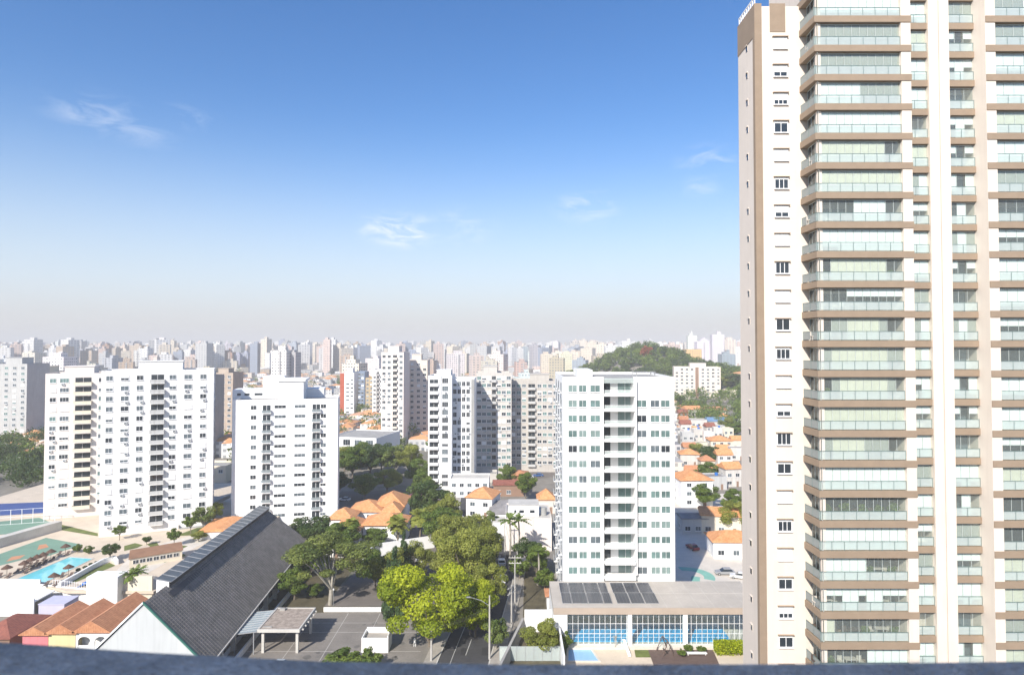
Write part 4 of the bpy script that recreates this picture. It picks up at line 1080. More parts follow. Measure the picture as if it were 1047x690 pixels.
# --- row of small houses at the lower left
def left_rows():
    xs = [XatY(28, 109), XatY(54.3, 109), XatY(82, 109), XatY(107.5, 109)]
    # pink, yellow, arcaded
    for i, (wl, lab, rh, col) in enumerate([(PINK, 'small pink house with old terracotta roof at the lower left', 1.3, TERRA), (YELLOW, 'pale yellow house with terracotta roof between the pink and arcaded houses', 1.5, TERRA)]):
        house(lab, xs[i]+.04, 109, xs[i+1]-xs[i]-.08, 10.5, 5.2+.25*i, col, wl, rh, gable=True, wins=2, z=0, door=False)
    t = thing('arcaded_house', 'white house with an arched upper gallery and terracotta roof beside the tiled hall', 'house', (xs[2]+.04, 109, 0)); w_ = xs[3]-xs[2]+1.4
    b = MB(); b.box(0, w_, 1.6, 12, -1, 5.6); b.box(0, w_, 0, 1.599, -1, 2.4); part('wall', b, WHITE, t)
    a = MB(); n = 2; aw = w_/n
    for i in range(n):
        cx = aw*(i+.5); rr = aw*.38; K = 10
        pts = [(cx+rr*math.cos(math.pi-math.pi*k/K), 3.9+rr*.75*math.sin(math.pi*k/K)) for k in range(K+1)]
        for k in range(K):
            (xa, za), (xb, zb_) = pts[k], pts[k+1]
            a.add([(xa, 0, za), (xb, 0, zb_), (xb, 0, 5.5), (xa, 0, 5.5), (xa, .25, za), (xb, .25, zb_), (xb, .25, 5.5), (xa, .25, 5.5)], [(0, 1, 2, 3), (0, 4, 5, 1), (7, 6, 5, 4)])
        a.box(cx-aw/2, cx-rr, 0, .25, 2.4, 5.5); a.box(cx+rr, cx+aw/2, 0, .25, 2.4, 5.5)
    part('arcade', a, WHITE2, t)
    r = MB(); hip_roof(r, 0, w_, 0, 12, 5.65, 1.9, gable=True); part('roof', r, TERRA, t)
    f = MB(); f.box(0, w_, .1, .16, 2.4, 3.2); part('balustrade', f, FRAME, t)
    house('house with a large dark red roof at the far lower left corner', XatY(-22, 111), 111, XatY(47, 111)-XatY(-22, 111)-5.5, 9, 3.6, TERRAD, BROWNW, 1.8, gable=False, wins=3, z=0)
    q = MB(); q.box(XatY(44, 121), XatY(70, 121), 121, 125, 0, 5.2); q.box(XatY(44, 121)-.1, XatY(70, 121)+.1, 120.9, 125.1, 5.2, 5.35); o = part('lavender_annex', q, LAV); tag(o, 'lavender flat-roofed annex behind the terracotta roofs', 'outbuilding')
    # pool deck retained by white walls
    z = 3.0
    P = gs((-160, 583), (0, 591.5), (42, 597.5), (49, 602), (68, 604), (112, 600), z=z)
    P = [(p[0], p[1]) for p in P]
    dk = [(-175, 139), (P[1][0]-3, 139.2), (P[2][0], P[2][1]), (P[4][0], P[4][1]), (-75.5, 133), (-71.5, 160), (-69, 236), (-175, 236)]
    structure('pool_deck', MB().prism(dk, 2.5, z), SAND)
    w_ = MB()
    w_.prism([(-175, 138.7), (dk[2][0], dk[2][1]-.35), (dk[2][0], dk[2][1]-.01), (-175, 138.99)], -.5, z+1.2)
    o = part('retaining_wall', w_, WHITE); tag(o, 'tall plain white wall below the open-air swimming pool', 'wall')
    w2 = MB(); w2.prism([(dk[2][0]+.01, dk[2][1]-.35), (dk[4][0]-8.2, dk[4][1]-.5), (dk[4][0]-8.2, dk[4][1]-.2), (dk[2][0]+.01, dk[2][1]-.05)], -.5, z+.2)
    o = part('retaining_wall', w2, WHITE); tag(o, 'stepped white wall with a fence on it behind the terracotta roofs', 'wall')
    q = MB(); q.prism([(XatY(50, 131), 128), (XatY(50, 131)-40, 128), (XatY(50, 131)-40, 128.3), (XatY(50, 131), 128.3)], -.5, 3.5); q.prism([(XatY(50, 131)-40, 128.3), (XatY(50, 131), 128.3), (XatY(50, 131), 134), (XatY(50, 131)-40, 137)], 2.7, 2.9); o = part('white_annex', q, WHITE2); tag(o, 'low white flat-roofed building below the tall pool wall', 'building')
    # white block between fence and shelter
    q = MB(); xa, xb = XatY(97, 133), XatY(128, 133); q.box(xa, xb, 131.5, 135, -.5, 6.6); o = part('pump_house', q, WHITE2); tag(o, 'plain white cubic wall block just above the arcaded house roof', 'outbuilding')
    q = MB(); q.box(XatY(128, 134)+.01, XatY(160, 134), 133.5, 134, -.5, 6.0); o = part('boundary_wall', q, CREAM2); tag(o, 'sand coloured boundary wall running behind the left slope of the tiled hall', 'wall')
    # fence
    t = thing('fence', 'thin white picket fence on the stepped wall beside the blue slide', 'fence', (0, 0, 0))
    pa = Vector((dk[2][0]+3, dk[2][1]-.6, z)); pb = Vector((dk[4][0]-8.2, dk[4][1]-.3, z)); f = MB()
    for i in range(26): p = pa.lerp(pb, i/25); f.box(p.x-.03, p.x+.03, p.y-.03, p.y+.03, z-.3, z+1.4)
    part('pickets', f, FRAME, t); f = MB(); f.tube(pa+Vector((0, 0, 1.2)), pb+Vector((0, 0, 1.2)), .03); part('rail', f, FRAME, t)
    # pool
    pw = [tuple(Gp(px, py, z)[:2]) for px, py in ((18.8, 591.3), (71, 569.6), (94.2, 571.3), (45.7, 595.4))]
    structure('swimming_pool', MB().prism(pw, z+.005, z+.03), WATER)
    c = Vector((sum(p[0] for p in pw)/4, sum(p[1] for p in pw)/4)); rim = MB()
    for i in range(4):
        a, b_ = Vector(pw[i]), Vector(pw[(i+1) % 4]); n = lambda p: p+(p-c).normalized()*.5
        rim.prism([tuple(a), tuple(b_), tuple(n(b_)), tuple(n(a))], z+.004, z+.08)
    structure('pool_edge', rim, CONCL)
    # green court, planting
    sheet('sports_court', gs((-60, 589), (0, 578), (25, 571.5), (50, 568), (84, 556.5), (47, 549.5), (0, 566), (-60, 575), z=z), z+.02, COURT)
    sheet('court_marking', gs((6, 574), (20, 571), (26, 567), (12, 569), z=z), z+.025, COURTO)
    sheet('court_marking', gs((38, 562), (50, 559), (47, 556), (40, 557), z=z), z+.025, COURTO)
    sheet('lawn', gs((75, 596), (118, 578), (112, 575), (70, 591), z=z), z+.03, GRASS)
    for k, pp in enumerate([((127, 563), (140, 560), (146, 557), (138, 555), (127, 558)), ((139, 563.5), (152, 562), (160, 559), (152, 565)), ((150, 556), (160, 554), (163, 558), (155, 560)), ((172, 561), (182, 557), (192, 558), (184, 562)), ((178, 548), (200, 540), (212, 536), (214, 540), (196, 547)), ((163, 572), (188, 566), (190, 568), (168, 575)), ((52, 540), (100, 548), (100, 545), (62, 536))]):
        sheet('lawn', gs(*pp, z=z), z+.035, GRASS)
    sheet('plaza_path', gs((118, 584), (140, 562), (205, 545), (222, 548), (170, 575), (150, 586), z=z), z+.015, PLAZA)
    # low curving planter wall along pool
    w_ = MB(); L = [Gp(px, py, z) for px, py in ((61, 600.5), (80, 590), (92, 583), (106, 575.5), (117, 572.5), (120, 577))]
    for a, b_ in zip(L[:-1], L[1:]):
        d = (b_-a).normalized(); n = Vector((-d.y, d.x, 0))*.25; w_.prism([tuple((a-n)[:2]), tuple((b_-n)[:2]), tuple((b_+n)[:2]), tuple((a+n)[:2])], z, z+1.1)
    o = part('planter_wall', w_, WHITE2); tag(o, 'low white curving wall between the pool and the grass strip', 'wall')
    # parasols and shrubs around the pool
    for i, (px, py) in enumerate([(7, 588.5), (24.5, 584), (31, 580.5), (37.5, 577.5), (44, 575), (52, 571.5), (67, 566), (79, 564.5), (90.5, 566), (55, 597), (70, 588), (80, 584.5), (87, 582), (93, 579), (99, 577)]):
        p = Gp(px, py, z); names = ['first', 'second', 'third', 'fourth', 'fifth', 'sixth', 'seventh', 'eighth', 'ninth']
        if i < 7 or 9 <= i <= 10:
            t = thing('sun_parasol', ('brown thatch parasol, %s from the left along the court side of the pool' % names[i]) if i < 7 else 'brown thatch parasol %s the near edge of the pool' % ('at the left end of' if i == 9 else 'half way along'), 'parasol', p, 0, 'parasols around the swimming pool')
            b = MB(); b.tube((0, 0, 0), (0, 0, 2.1), .05); part('pole', b, BARK, t)
            b = MB(); b.tube((0, 0, 1.75), (0, 0, 2.55), 1.15, .05, 12); part('canopy', b, mat('brown thatch', (.12, .07, .05), .95, .4, 3, bump=.6), t)
            for s_ in (-1, 1):
                l = thing('sun_lounger', 'lounger %s the %s pool parasol%s' % ('left of' if s_ < 0 else 'right of', names[i] if i < 7 else ('leftmost' if i == 9 else 'second'), ' on the court side' if i < 7 else ' on the near edge'), 'sun lounger', p+Vector((s_*1.0, -.9, 0)), R(10), 'loungers by the pool')
                q = MB(); q.box(-.3, .3, -.9, .4, .28, .36); q.slab([(-.3, .4, .36), (.3, .4, .36), (.3, .95, .75), (-.3, .95, .75)], .07); part('seat', q, DARKW, l)
                for lx in (-.27, .23):
                    for ly in (-.85, .3): q = MB(); q.box(lx, lx+.05, ly, ly+.05, 0, .28); part('leg', q, DARKW, l)
        elif i < 9: tree('bush', p.x, p.y, 2.0, 2.4, ['round shrub at the far end of the pool deck', 'second round shrub behind the pool, beside the plaza'][i-7], 'shrub', 'shrub', z=z, clear=.02)
        else: tree('dark', p.x, p.y, .9, 1.2, 'clipped dark shrub, %s along the planter wall beside the pool' % names[i-11], 'shrub', 'shrub', z=z, clear=.02, group='shrubs along the pool planter')
    # blue slide
    p = Gp(95, 598.5, z); t = thing('blue_slide', 'bright blue curved slide beside the white picket fence', 'slide', p)
    b = MB(); pts = [(-2.6, -.4, .15), (-1.6, 0, .5), (-.4, .3, .95), (.9, .4, 1.5), (2.2, .3, 2.0)]
    for a, c_ in zip(pts[:-1], pts[1:]): b.slab([(a[0], a[1]-.7, a[2]), (c_[0], c_[1]-.7, c_[2]), (c_[0], c_[1]+.7, c_[2]), (a[0], a[1]+.7, a[2])], .12); b.slab([(a[0], a[1]+.6, a[2]+.35), (c_[0], c_[1]+.6, c_[2]+.35), (c_[0], c_[1]+.7, c_[2]+.35), (a[0], a[1]+.7, a[2]+.35)], .4)
    part('chute', b, BLUEP, t); b = MB()
    for x in (1.9, 2.2): b.box(x-.05, x+.05, -.3, -.2, 0, 2.0)
    part('ladder', b, FRAME, t)
    # brown roofed shelter
    a = Gp(131, 581, z); bb = Gp(187, 571, z); d = bb-a; L = d.length; ang = math.atan2(d.y, d.x)
    t = thing('shelter', 'long shelter with a sloping brown roof on the plaza left of the hall', 'shelter', a, ang)
    r = MB(); r.slab([(0, -.4, 2.3), (L, -.4, 2.3), (L+.2, 3.6, 3.2), (.6, 3.6, 3.2)], .15); part('roof', r, BROWNR, t)
    w_ = MB(); w_.box(.2, L-.2, -.15, .0, 0, 2.15); w_.box(.6, L-.1, 3.2, 3.35, 0, 2.9); part('wall', w_, CREAM2, t)
    for i in range(7): put('opening', winmesh(1.1, .8, GDARK, FRAME, 2, 0, BLIND, False, .04), t, (1.5+i*(L-3)/6, -.15, .9))
    # small trees on the plaza
    for px, py, h, w2_, k, lab in [(178, 558, 4.5, 3.6, 'bush', 'small round tree on the oval lawn of the plaza'), (122, 552, 4, 3.4, 'green', 'small dark tree in front of the white flats by the plaza'), (150, 557, 2.2, 2.6, 'dark', 'dark shrub between the oval lawns'), (195, 546, 5.5, 4.2, 'bush', 'yellowish tree at the foot of the white flats'), (113, 573, 4.0, 4.2, 'dark', 'spiky dark tree at the curved end of the planter wall'), (96, 593, 1.6, 2.0, 'dark', 'dark shrub on the grass strip by the slide')]:
        p = Gp(px, py, z); tree(k, p.x, p.y, h, w2_, lab, z=z)
    palm(Gp(140, 607, 1).x, 134.2, 5.0, 'leafy palm above the arcaded house roof, left one', False, z=1.0)
    palm(Gp(149, 603, 1).x, 135.6, 5.2, 'leafy palm above the arcaded house roof, right one', False, z=1.0)
    tree('bright', XatY(60, 106), 106.2, 4.2, 4.8, 'low leafy tree in front of the pale yellow house', z=0)
    # tennis court and lights far left
    sheet('sports_court', gs((-80, 532), (48, 524), (48, 513), (-80, 518), z=z), z+.03, COURTB)
    sheet('sports_court', gs((-80, 552), (20, 545), (52, 534), (40, 529), (-80, 541), z=z), z+.03, COURT)
    t = thing('court_fence', 'tall white post and mesh fence round the blue sports court', 'fence', (0, 0, 0))
    f = MB(); a = Gp(-60, 541, z); b_ = Gp(56, 533, z)
    for i in range(11): p = a.lerp(b_, i/10); f.tube(p, p+Vector((0, 0, 4.2)), .08, .08, 6)
    for h in (.1, 2.1, 4.2): f.tube(a+Vector((0, 0, h)), b_+Vector((0, 0, h)), .05, .05, 5)
    part('frame', f, FRAME, t)
    q = MB(); a = Gp(-40, 570, z); b_ = Gp(60, 541, z); d = (b_-a).normalized(); n = Vector((-d.y, d.x, 0))*1.2
    q.prism([tuple((a-n)[:2]), tuple((b_-n)[:2]), tuple((b_+n)[:2]), tuple((a+n)[:2])], z, z+2.4); o = part('grandstand_wall', q, CONCL); tag(o, 'long pale concrete wall between the two sports courts', 'wall')
    house('terracotta roofed building just behind the skylight ridge of the hall', Gp(219, 553).x, 168, 9.5, 12, 5.2, TERRAF, WHITE, .6, rot=R(6), gable=True, wins=3, z=0)
    t = thing('car_ramp', 'dark curved car ramp between the white flats and the white tower', 'ramp', (0, 0, 0)); q = MB()
    L = [Gp(px, py, z) for px, py in ((196, 540), (203, 527), (212, 518), (226, 513))]; 
    for i in range(3):
        a, b_ = L[i], L[i+1]; d = (b_-a).normalized(); n = Vector((-d.y, d.x, 0))*3.2; e = Vector((0, 0, 1))
        q.slab([a-n+e*(.3+i*.5), b_-n+e*(.8+i*.5), b_+n+e*(.8+i*.5), a+n+e*(.3+i*.5)][::-1], .4, 0)
        for s_ in (-1, 1): k_ = n*s_; q.slab([a+k_+e*(1.1+i*.5), b_+k_+e*(1.6+i*.5), b_+k_*1.08+e*(1.6+i*.5), a+k_*1.08+e*(1.1+i*.5)], .9, 1)
    part('deck', q, [GREYM, CONC], t)
    for px, py, lab in ((208, 541, 'grey-green round tree left of the white tower foot'), (218, 535, 'pale feathery tree beside the white tower foot'), (203, 553, 'low pale bush by the plaza path')):
        p = Gp(px, py, z); tree('olive' if 'pale' in lab else 'loose', p.x, p.y, 7 if py < 550 else 3, 7 if py < 550 else 5, lab, z=z, clear=.15)
left_rows()

# --- orange mansion and its wall
def mansion():
    t = thing('mansion', 'large orange-roofed villa with several hipped roofs beyond the car park', 'house', (-52, 172, 0))
    # wings given in metres relative to base: x0,x1,y0,y1,eave,rise
    b = MB(); r = MB(); k = 0
    def wing(pxl, pxr, pye, depth, eave, rise):
        Y = (CAMH-eave)*F/(pye-HOR); x0 = XatY(pxl, Y)+52; x1 = XatY(pxr, Y)+52; y0 = Y-172
        bb = MB(); bb.box(x0, x1, y0, y0+depth, -.5, eave); part('wall', bb, WHITE2, t)
        rr = MB(); hip_roof(rr, x0, x1, y0, y0+depth, eave+.02, rise, over=.6); part('roof', rr, TERRAF, t)
        for i in range(max(1, int((x1-x0)//4))):
            put('window', winmesh(1.3, 1.2, GDARK, FRAME, 2, 0, BLIND, True, .05), t, (x0+2+i*4, y0, eave-2.2))
    wing(343, 368, 540, 9, 5.0, 2.6)
    wing(338, 361, 529, 8, 5.2, 2.2)
    wing(372, 414, 535, 9, 5.4, 2.2)
    wing(358, 390, 521.5, 10, 5.0, 2.4)
    wing(384, 413, 516, 12, 5.6, 3.0)
    wing(392, 409, 522, 7, 5.3, 2.2)
    w_ = MB(); A = Gp(371, 578); B = Gp(387, 568.5); C = Gp(444, 559.5)
    for p, q in ((A, B), (B, C)):
        d = (q-p).normalized(); n = Vector((-d.y, d.x, 0))*.15; w_.prism([tuple((p-n)[:2]), tuple((q-n)[:2]), tuple((q+n)[:2]), tuple((p+n)[:2])], -.2, 3.3)
    o = part('boundary_wall', w_, WHITE2); tag(o, 'white boundary wall between the car park and the orange-roofed villa', 'wall')
    w_ = MB(); A = Gp(333, 549); B = Gp(371, 545); w_.prism([(A.x, A.y), (B.x, B.y), (B.x, B.y+.3), (A.x, A.y+.3)], 0, 2.4); o = part('boundary_wall', w_, CREAM); tag(o, 'cream garden wall left of the orange-roofed villa', 'wall')
    house('small orange roof at the left foot of the villa', Gp(330, 556).x, 163, 9, 5, 3.0, TERRAF, WHITE, 1.2, wins=2, z=0)
mansion()

# --- houses north-east of the street
house('white two-storey house with orange hipped roof beside the curving street', XatY(478, 205), 200, 8.5, 10, 6.6, TERRAF, WHITE, 2.4, rot=R(-14), wins=2)
house('low house with a grey fibre-cement gable roof next to the orange-hipped house', XatY(501, 190), 190, 12.5, 15, 4.0, FIBRE, WHITE, 2.2, gable=False, wins=2)
t_ = house('big white windowless-sided building with a roof storey beside the palms', XatY(517, 168), 168, 12.3, 16, 8.2, CONCL, PINKW, flat=True, wins=0, door=False)
def roof_storey():
    b = MB(); b.box(.8, 9.0, 3.0, 9.5, 8.3, 11.2); part('upper_wall', b, WHITE2, t_)
    r = MB(); r.box(.7, 9.1, 2.9, 9.6, 11.2, 11.4); part('upper_roof', r, CONCL, t_)
    for x, ww in ((2.6, .6), (4.3, 1.3), (7.2, 1.3)): put('window', winmesh(ww, .8, GDARK, FRAME, 1, 0, BLIND, True, .05), t_, (x, 3.0, 9.3))
    b = MB(); b.tube((10.4, 4.6, 8.3), (10.4, 4.6, 10.4), .8, .8, 14); part('water_tank', b, GREYM, t_)
roof_storey()
house('square pavilion with bright orange pyramid roof left of the teal-windowed tower', XatY(550, 205), 205, 5.6, 6.5, 4.6, TERRAF, CREAM, 2.8, wins=2)
house('white flat-roofed garage with a wide dark window by the curving street', XatY(502, 178), 178, 4.2, 8, 4.2, CONCL, WHITE2, flat=True, wins=1, door=False, wh=.8)
house('long white two-storey flat-roofed building above the orange-hipped house', XatY(462, 232), 226, 14, 9, 6.4, CONCL, WHITE, flat=True, wins=5, door=False)
house('low brick-red roofed building behind the grey gable roof', XatY(505, 232), 228, 11, 8, 4.2, TERRAD, BROWNW, 1.0, gable=True, wins=3)
house('small terracotta-walled house beside the grey car lot', XatY(524, 240), 240, 6, 7, 5.2, TERRA, mat('terracotta render', (.5, .24, .14), .85), 1.2, wins=2)
sheet('parking_lot', gs((533, 492), (566, 487), (568, 480), (553, 479), (530, 487)), .03, ASPH2)
house('brick gatehouse roof at the left foot of the teal-windowed tower', XatY(559, 131), 131, 2.6, 3.5, 3.0, TERRA, WHITE, .5, wins=1, door=False, z=0)

# --- east court houses
house('white house with orange hipped roof behind the parked grey car', XatY(728, 162), 162, 11.5, 8, 4.4, TERRAF, WHITE2, 1.9, rot=R(-3), wins=3, z=0)
house('cream house with orange gable roof and lean-to behind the shaded court', XatY(716, 183), 183, 11, 8, 5.6, TERRAF, CREAM2, 1.6, rot=R(-12), gable=True, wins=3, z=0)
house('tall white house with orange roof hugging the teal-windowed tower', XatY(694, 215), 213, 11, 12, 9.0, TERRAF, WHITE2, 2.2, rot=R(4), wins=2, z=0)
house('dark shaded garage with grey roof at the back of the court', XatY(694, 186), 183, 9, 6, 4.5, FIBRE, GREYW, .5, gable=True, wins=3, z=0)

# ================================================================ STREET AND GARDEN TREES
def G0(px, py): return Gp(px, py)
TREES = [ # kind, px of trunk foot, py of foot, height, crown width, clear, label
 ('umbrella', 337, 618, 15.0, 19.0, .28, 'broad spreading tree with pale branches beside the entrance canopy'),
 ('green', 300, 613, 7.0, 8.0, .1, 'low bright shrubby tree against the flank of the tiled hall'),
 ('green', 322, 611, 3.2, 4.0, .05, 'clipped round bush behind the entrance canopy'),
 ('dark', 318, 566, 10.5, 12.0, .15, 'dark tree between the tiled hall and the white tower'),
 ('green', 352, 570, 10, 10, .2, 'mid green tree behind the broad spreading tree'),
 ('olive', 395, 606, 10.5, 11, .2, 'yellow-green tree beside the car park, left of the dark conifers'),
 ('bright', 486, 652, 9.0, 10.0, .1, 'third lime-green tree overhanging the left lane'),
 ('olive', 500, 622, 10.5, 10.0, .12, 'olive street tree halfway between the lime trees and the palms'),
 ('green', 383, 600, 8.5, 9.0, .08, 'green tree left of the conifers in the car park'),
 ('olive', 425, 592, 9.5, 9.0, .05, 'yellow-green tree right of the slender conifer'),
 ('green', 318, 590, 9.0, 9.5, .08, 'leafy tree between the hall flank and the broad spreading tree'),
 ('olive', 458, 590, 11.0, 11.0, .05, 'olive tree between the two wide pale green trees'),
 ('olive', 452, 546, 12.5, 13.0, .08, 'pale olive tree at the right end of the villa wall'),
 ('olive', 487, 562, 11.0, 10.5, .1, 'olive street tree where the road bends'),
 ('loose', 508, 664, 6.5, 6.0, .15, 'small thin greyish street tree between the two nearest poles'),
 ('conifer', 404, 634, 15.5, 7.5, .02, 'dark conifer left of the bright lime tree'),
 ('conifer', 413, 600, 13.5, 5.5, .02, 'slender pointed conifer in the car park'),
 ('conifer', 397, 612, 9.0, 4.5, .02, 'smaller conifer behind the dark one'),
 ('bright', 437, 660, 15.0, 17.5, .02, 'bright lime-green tree beside the street'),
 ('bright', 480, 648, 10.5, 10.0, .25, 'smaller lime-green tree leaning over the street'),
 ('olive', 476, 606, 15.0, 14.5, .06, 'tall olive-green tree behind the lime trees'),
 ('olive', 466, 577, 13.0, 15.0, .05, 'wide pale green tree at the corner of the car park'),
 ('olive', 492, 588, 13.0, 12.0, .2, 'yellowish street tree nearest the palms'),
 ('green', 452, 562, 11.5, 13.0, .18, 'green tree between the villa wall and the street'),
 ('dark', 437, 535, 13, 13, .15, 'dense dark tree behind the fan palms'),
 ('green', 383, 565, 7.0, 7.5, .15, 'round green tree against the white villa wall'),
 ('pink', 426, 516, 4.5, 6.5, .1, 'small pink flowering tree behind the villa'),
 ('bush', 415, 521, 5.5, 7.0, .1, 'pale green bushy tree at the right end of the villa'),
 ('green', 431, 506, 9, 9, .15, 'round tree in front of the white tower with bays'),
 ('olive', 551, 671, 7.0, 8.5, .08, 'yellow-green tree inside the white-walled garden'),
 ('bush', 576, 666, 3.6, 3.4, .05, 'leafy bush at the left corner of the pool hall'),
 ('green', 549, 590, 8.0, 6.0, .2, 'leafy tree in the narrow garden left of the pool hall'),
 ('bush', 556, 602, 4.5, 5.0, .1, 'light green shrub in the narrow garden bed'),
 ('dark', 541, 583, 8.0, 7.5, .25, 'dark green tree between the two thin palms'),
 ('bush', 531, 592, 5.5, 5.5, .15, 'yellowish shrub beside the utility poles'),
 ('green', 537, 512, 10.5, 8.5, .2, 'upright bright tree behind the big white building'),
 ('loose', 503, 545, 7, 6, .2, 'thin tree in front of the grey garage'),
 ('green', 720, 518, 8, 10, .1, 'green tree beside the tall white house'),
 ('olive', 752, 546, 11, 12, .12, 'yellow-green tree at the edge of the right high-rise'),
 ('bush', 352, 684, 3.0, 6.5, .02, 'pale shrub at the foot of the stair enclosure'),
 ('bush', 378, 684, 3.4, 4.5, .02, 'bushy shrub right of the stair enclosure'),
]
for k, px, py, h, w_, cl, lab in TREES:
    p = G0(px, py); tree(k, p.x, p.y, h, w_, lab, name='shrub' if ('shrub' in lab and 'tree' not in lab) or 'bush ' in lab or lab.endswith('bush') else 'tree', cat='shrub' if 'shrub' in lab and 'tree' not in lab else 'tree', clear=cl)
MID = [(360,489,13,14,'green','bright rounded tree right of the white tower'),(352,482,12,13,'olive','olive tree touching the right edge of the white tower'),(378,486,13,14,'dark','tallest dark tree below the low white building'),(368,479,12,13,'green','tree in front of the low white building, left one'),(390,480,12,12,'dark','tree in front of the low white building, right one'),
 (405,486,14,14,'loose','loose tree before the beige tower pair'),(418,488,16,14,'olive','yellowish tree left of the white tower with bays'),(396,505,11,13,'olive','low olive tree behind the villa roofs'),(372,512,10,12,'green','green tree just behind the villa roofs'),(428,498,11,11,'green','small tree at the foot of the white tower with bays'),(345,508,9,11,'dark','dark tree between the white tower and the villa'),
 (520,498,9,9,'green','small tree left of the grey car lot')]
for px, py, h, w_, k, lab in MID:
    p = G0(px, py); tree(k, p.x, p.y, h, w_, lab, clear=.15)
palm(G0(405, 563).x, G0(405, 563).y+1.5, 7.6, 'left fan palm in front of the white villa wall', sc=1.7)
palm(G0(428, 560).x, G0(428, 560).y+1.5, 8.6, 'right fan palm in front of the white villa wall', sc=1.75)
palm(G0(359, 566).x, G0(359, 566).y, 8.0, 'fan palm at the left corner of the villa', sc=1.4)
palm(G0(521, 582).x, G0(521, 582).y, 12.0, 'tall feather palm left of the two above the street', False, sc=1.25)
palm(G0(530, 577).x, G0(530, 577).y, 11.0, 'tall feather palm right of the two above the street', False, sc=1.2)
palm(G0(550, 598).x, G0(550, 598).y, 7.5, 'slim palm with a pale trunk in the narrow garden', False, sc=.8)

# ================================================================ STREET FURNITURE
def utility_pole(x, y, h, label, arms=1, lamp=False, rot=0, transformer=False):
    t = thing('utility_pole', label, 'utility pole', (x, y, .1), rot, 'utility poles along the street')
    b = MB(); b.tube((0, 0, 0), (0, 0, h), .19, .12, 10); part('pole', b, POLE, t)
    for i in range(arms):
        a = MB(); z = h-.5-i*1.1; a.box(-1.3, 1.3, -.06, .06, z, z+.13)
        for x_ in (-1.15, -.5, .5, 1.15): a.tube((x_, 0, z+.13), (x_, 0, z+.38), .06, .04, 6)
        part('crossarm', a, CONCL, t)
    if transformer:
        a = MB(); a.tube((.45, 0, h-3.6), (.45, 0, h-2.5), .32, .32, 12); part('transformer', a, GREYFR, t)
    if lamp:
        a = MB(); a.tube((0, 0, h-1.8), (-1.4, 0, h-.9), .05, .05, 6); a.tube((-1.4, 0, h-.9), (-3.4, 0, h-.3), .05, .045, 6); l = part('lamp_arm', a, METAL, t)
        a = MB(); a.box(-4.2, -3.35, -.14, .14, h-.36, h-.22); put('lamp_head', a.mesh('lamp_head', [METAL]), l)
    return t
up = [(G0(500.5, 674).x, G0(500.5, 674).y, 11.0, 'utility pole with a long street lamp arm, nearest the ledge', 0, True, False), (G0(523, 647).x, G0(523, 647).y, 9.0, 'utility pole with crossarm and transformer on the right pavement', 2, False, True),
      (G0(526.5, 626).x, G0(526.5, 626).y, 11.5, 'second utility pole up the street with twin crossarms', 2, False, False), (G0(516, 570).x, G0(516, 570).y, 10, 'third utility pole where the street starts to bend', 1, False, False), (G0(441, 676).x, G0(441, 676).y, 6.0, 'short pole beside the kerb below the lime tree', 1, False, False)]
for q in up: utility_pole(*q)
def wire(name, p, q, sag, label):
    b = MB(); n = 10; pr = None
    for i in range(n+1):
        u = i/n; c = p.lerp(q, u)-Vector((0, 0, sag*4*u*(1-u)))
        if pr is not None: b.tube(pr, c, .028, .028, 4)
        pr = c
    o = part(name, b, WIRE); tag(o, label, 'power line', 'power lines over the street')
for i, dx in enumerate((-1.15, 0, 1.15)):
    nm = ('left', 'middle', 'right')[i]
    wire('power_line', Vector((up[1][0]+dx, up[1][1], 9.0)), Vector((up[2][0]+dx, up[2][1], 11.2)), .3, '%s power line between the two nearer crossarm poles' % nm)
    wire('power_line', Vector((up[2][0]+dx, up[2][1], 11.3)), Vector((up[3][0]+dx, up[3][1], 9.8)), .8, '%s power line running up the street to the bend' % nm)
    wire('power_line', Vector((up[0][0]+dx*.3, up[0][1], 9.0+i*.4)), Vector((up[1][0]+dx, up[1][1], 8.9)), .4, '%s power line from the street lamp pole' % nm)
    wire('power_line', Vector((up[4][0], up[4][1], 5.3+i*.2)), Vector((up[0][0], up[0][1], 8.6+i*.3)), .3, '%s power line crossing the street at the bottom' % nm)
def street_lamp(px, py, h, label):
    p = G0(px, py); t = thing('street_lamp', label, 'lamp', p); b = MB(); b.tube((0, 0, 0), (0, 0, h), .06, .05, 8); part('pole', b, METAL, t)
    b = MB(); b.tube((0, 0, h), (0, 0, h+.28), .12, .2, 10); b.tube((0, 0, h+.28), (0, 0, h+.38), .2, .05, 10); part('lamp_head', b, FRAME, t)
street_lamp(341, 619, 3.2, 'globe lamp behind the yard wall under the spreading tree')
street_lamp(399, 606, 3.4, 'globe lamp at the edge of the car park')

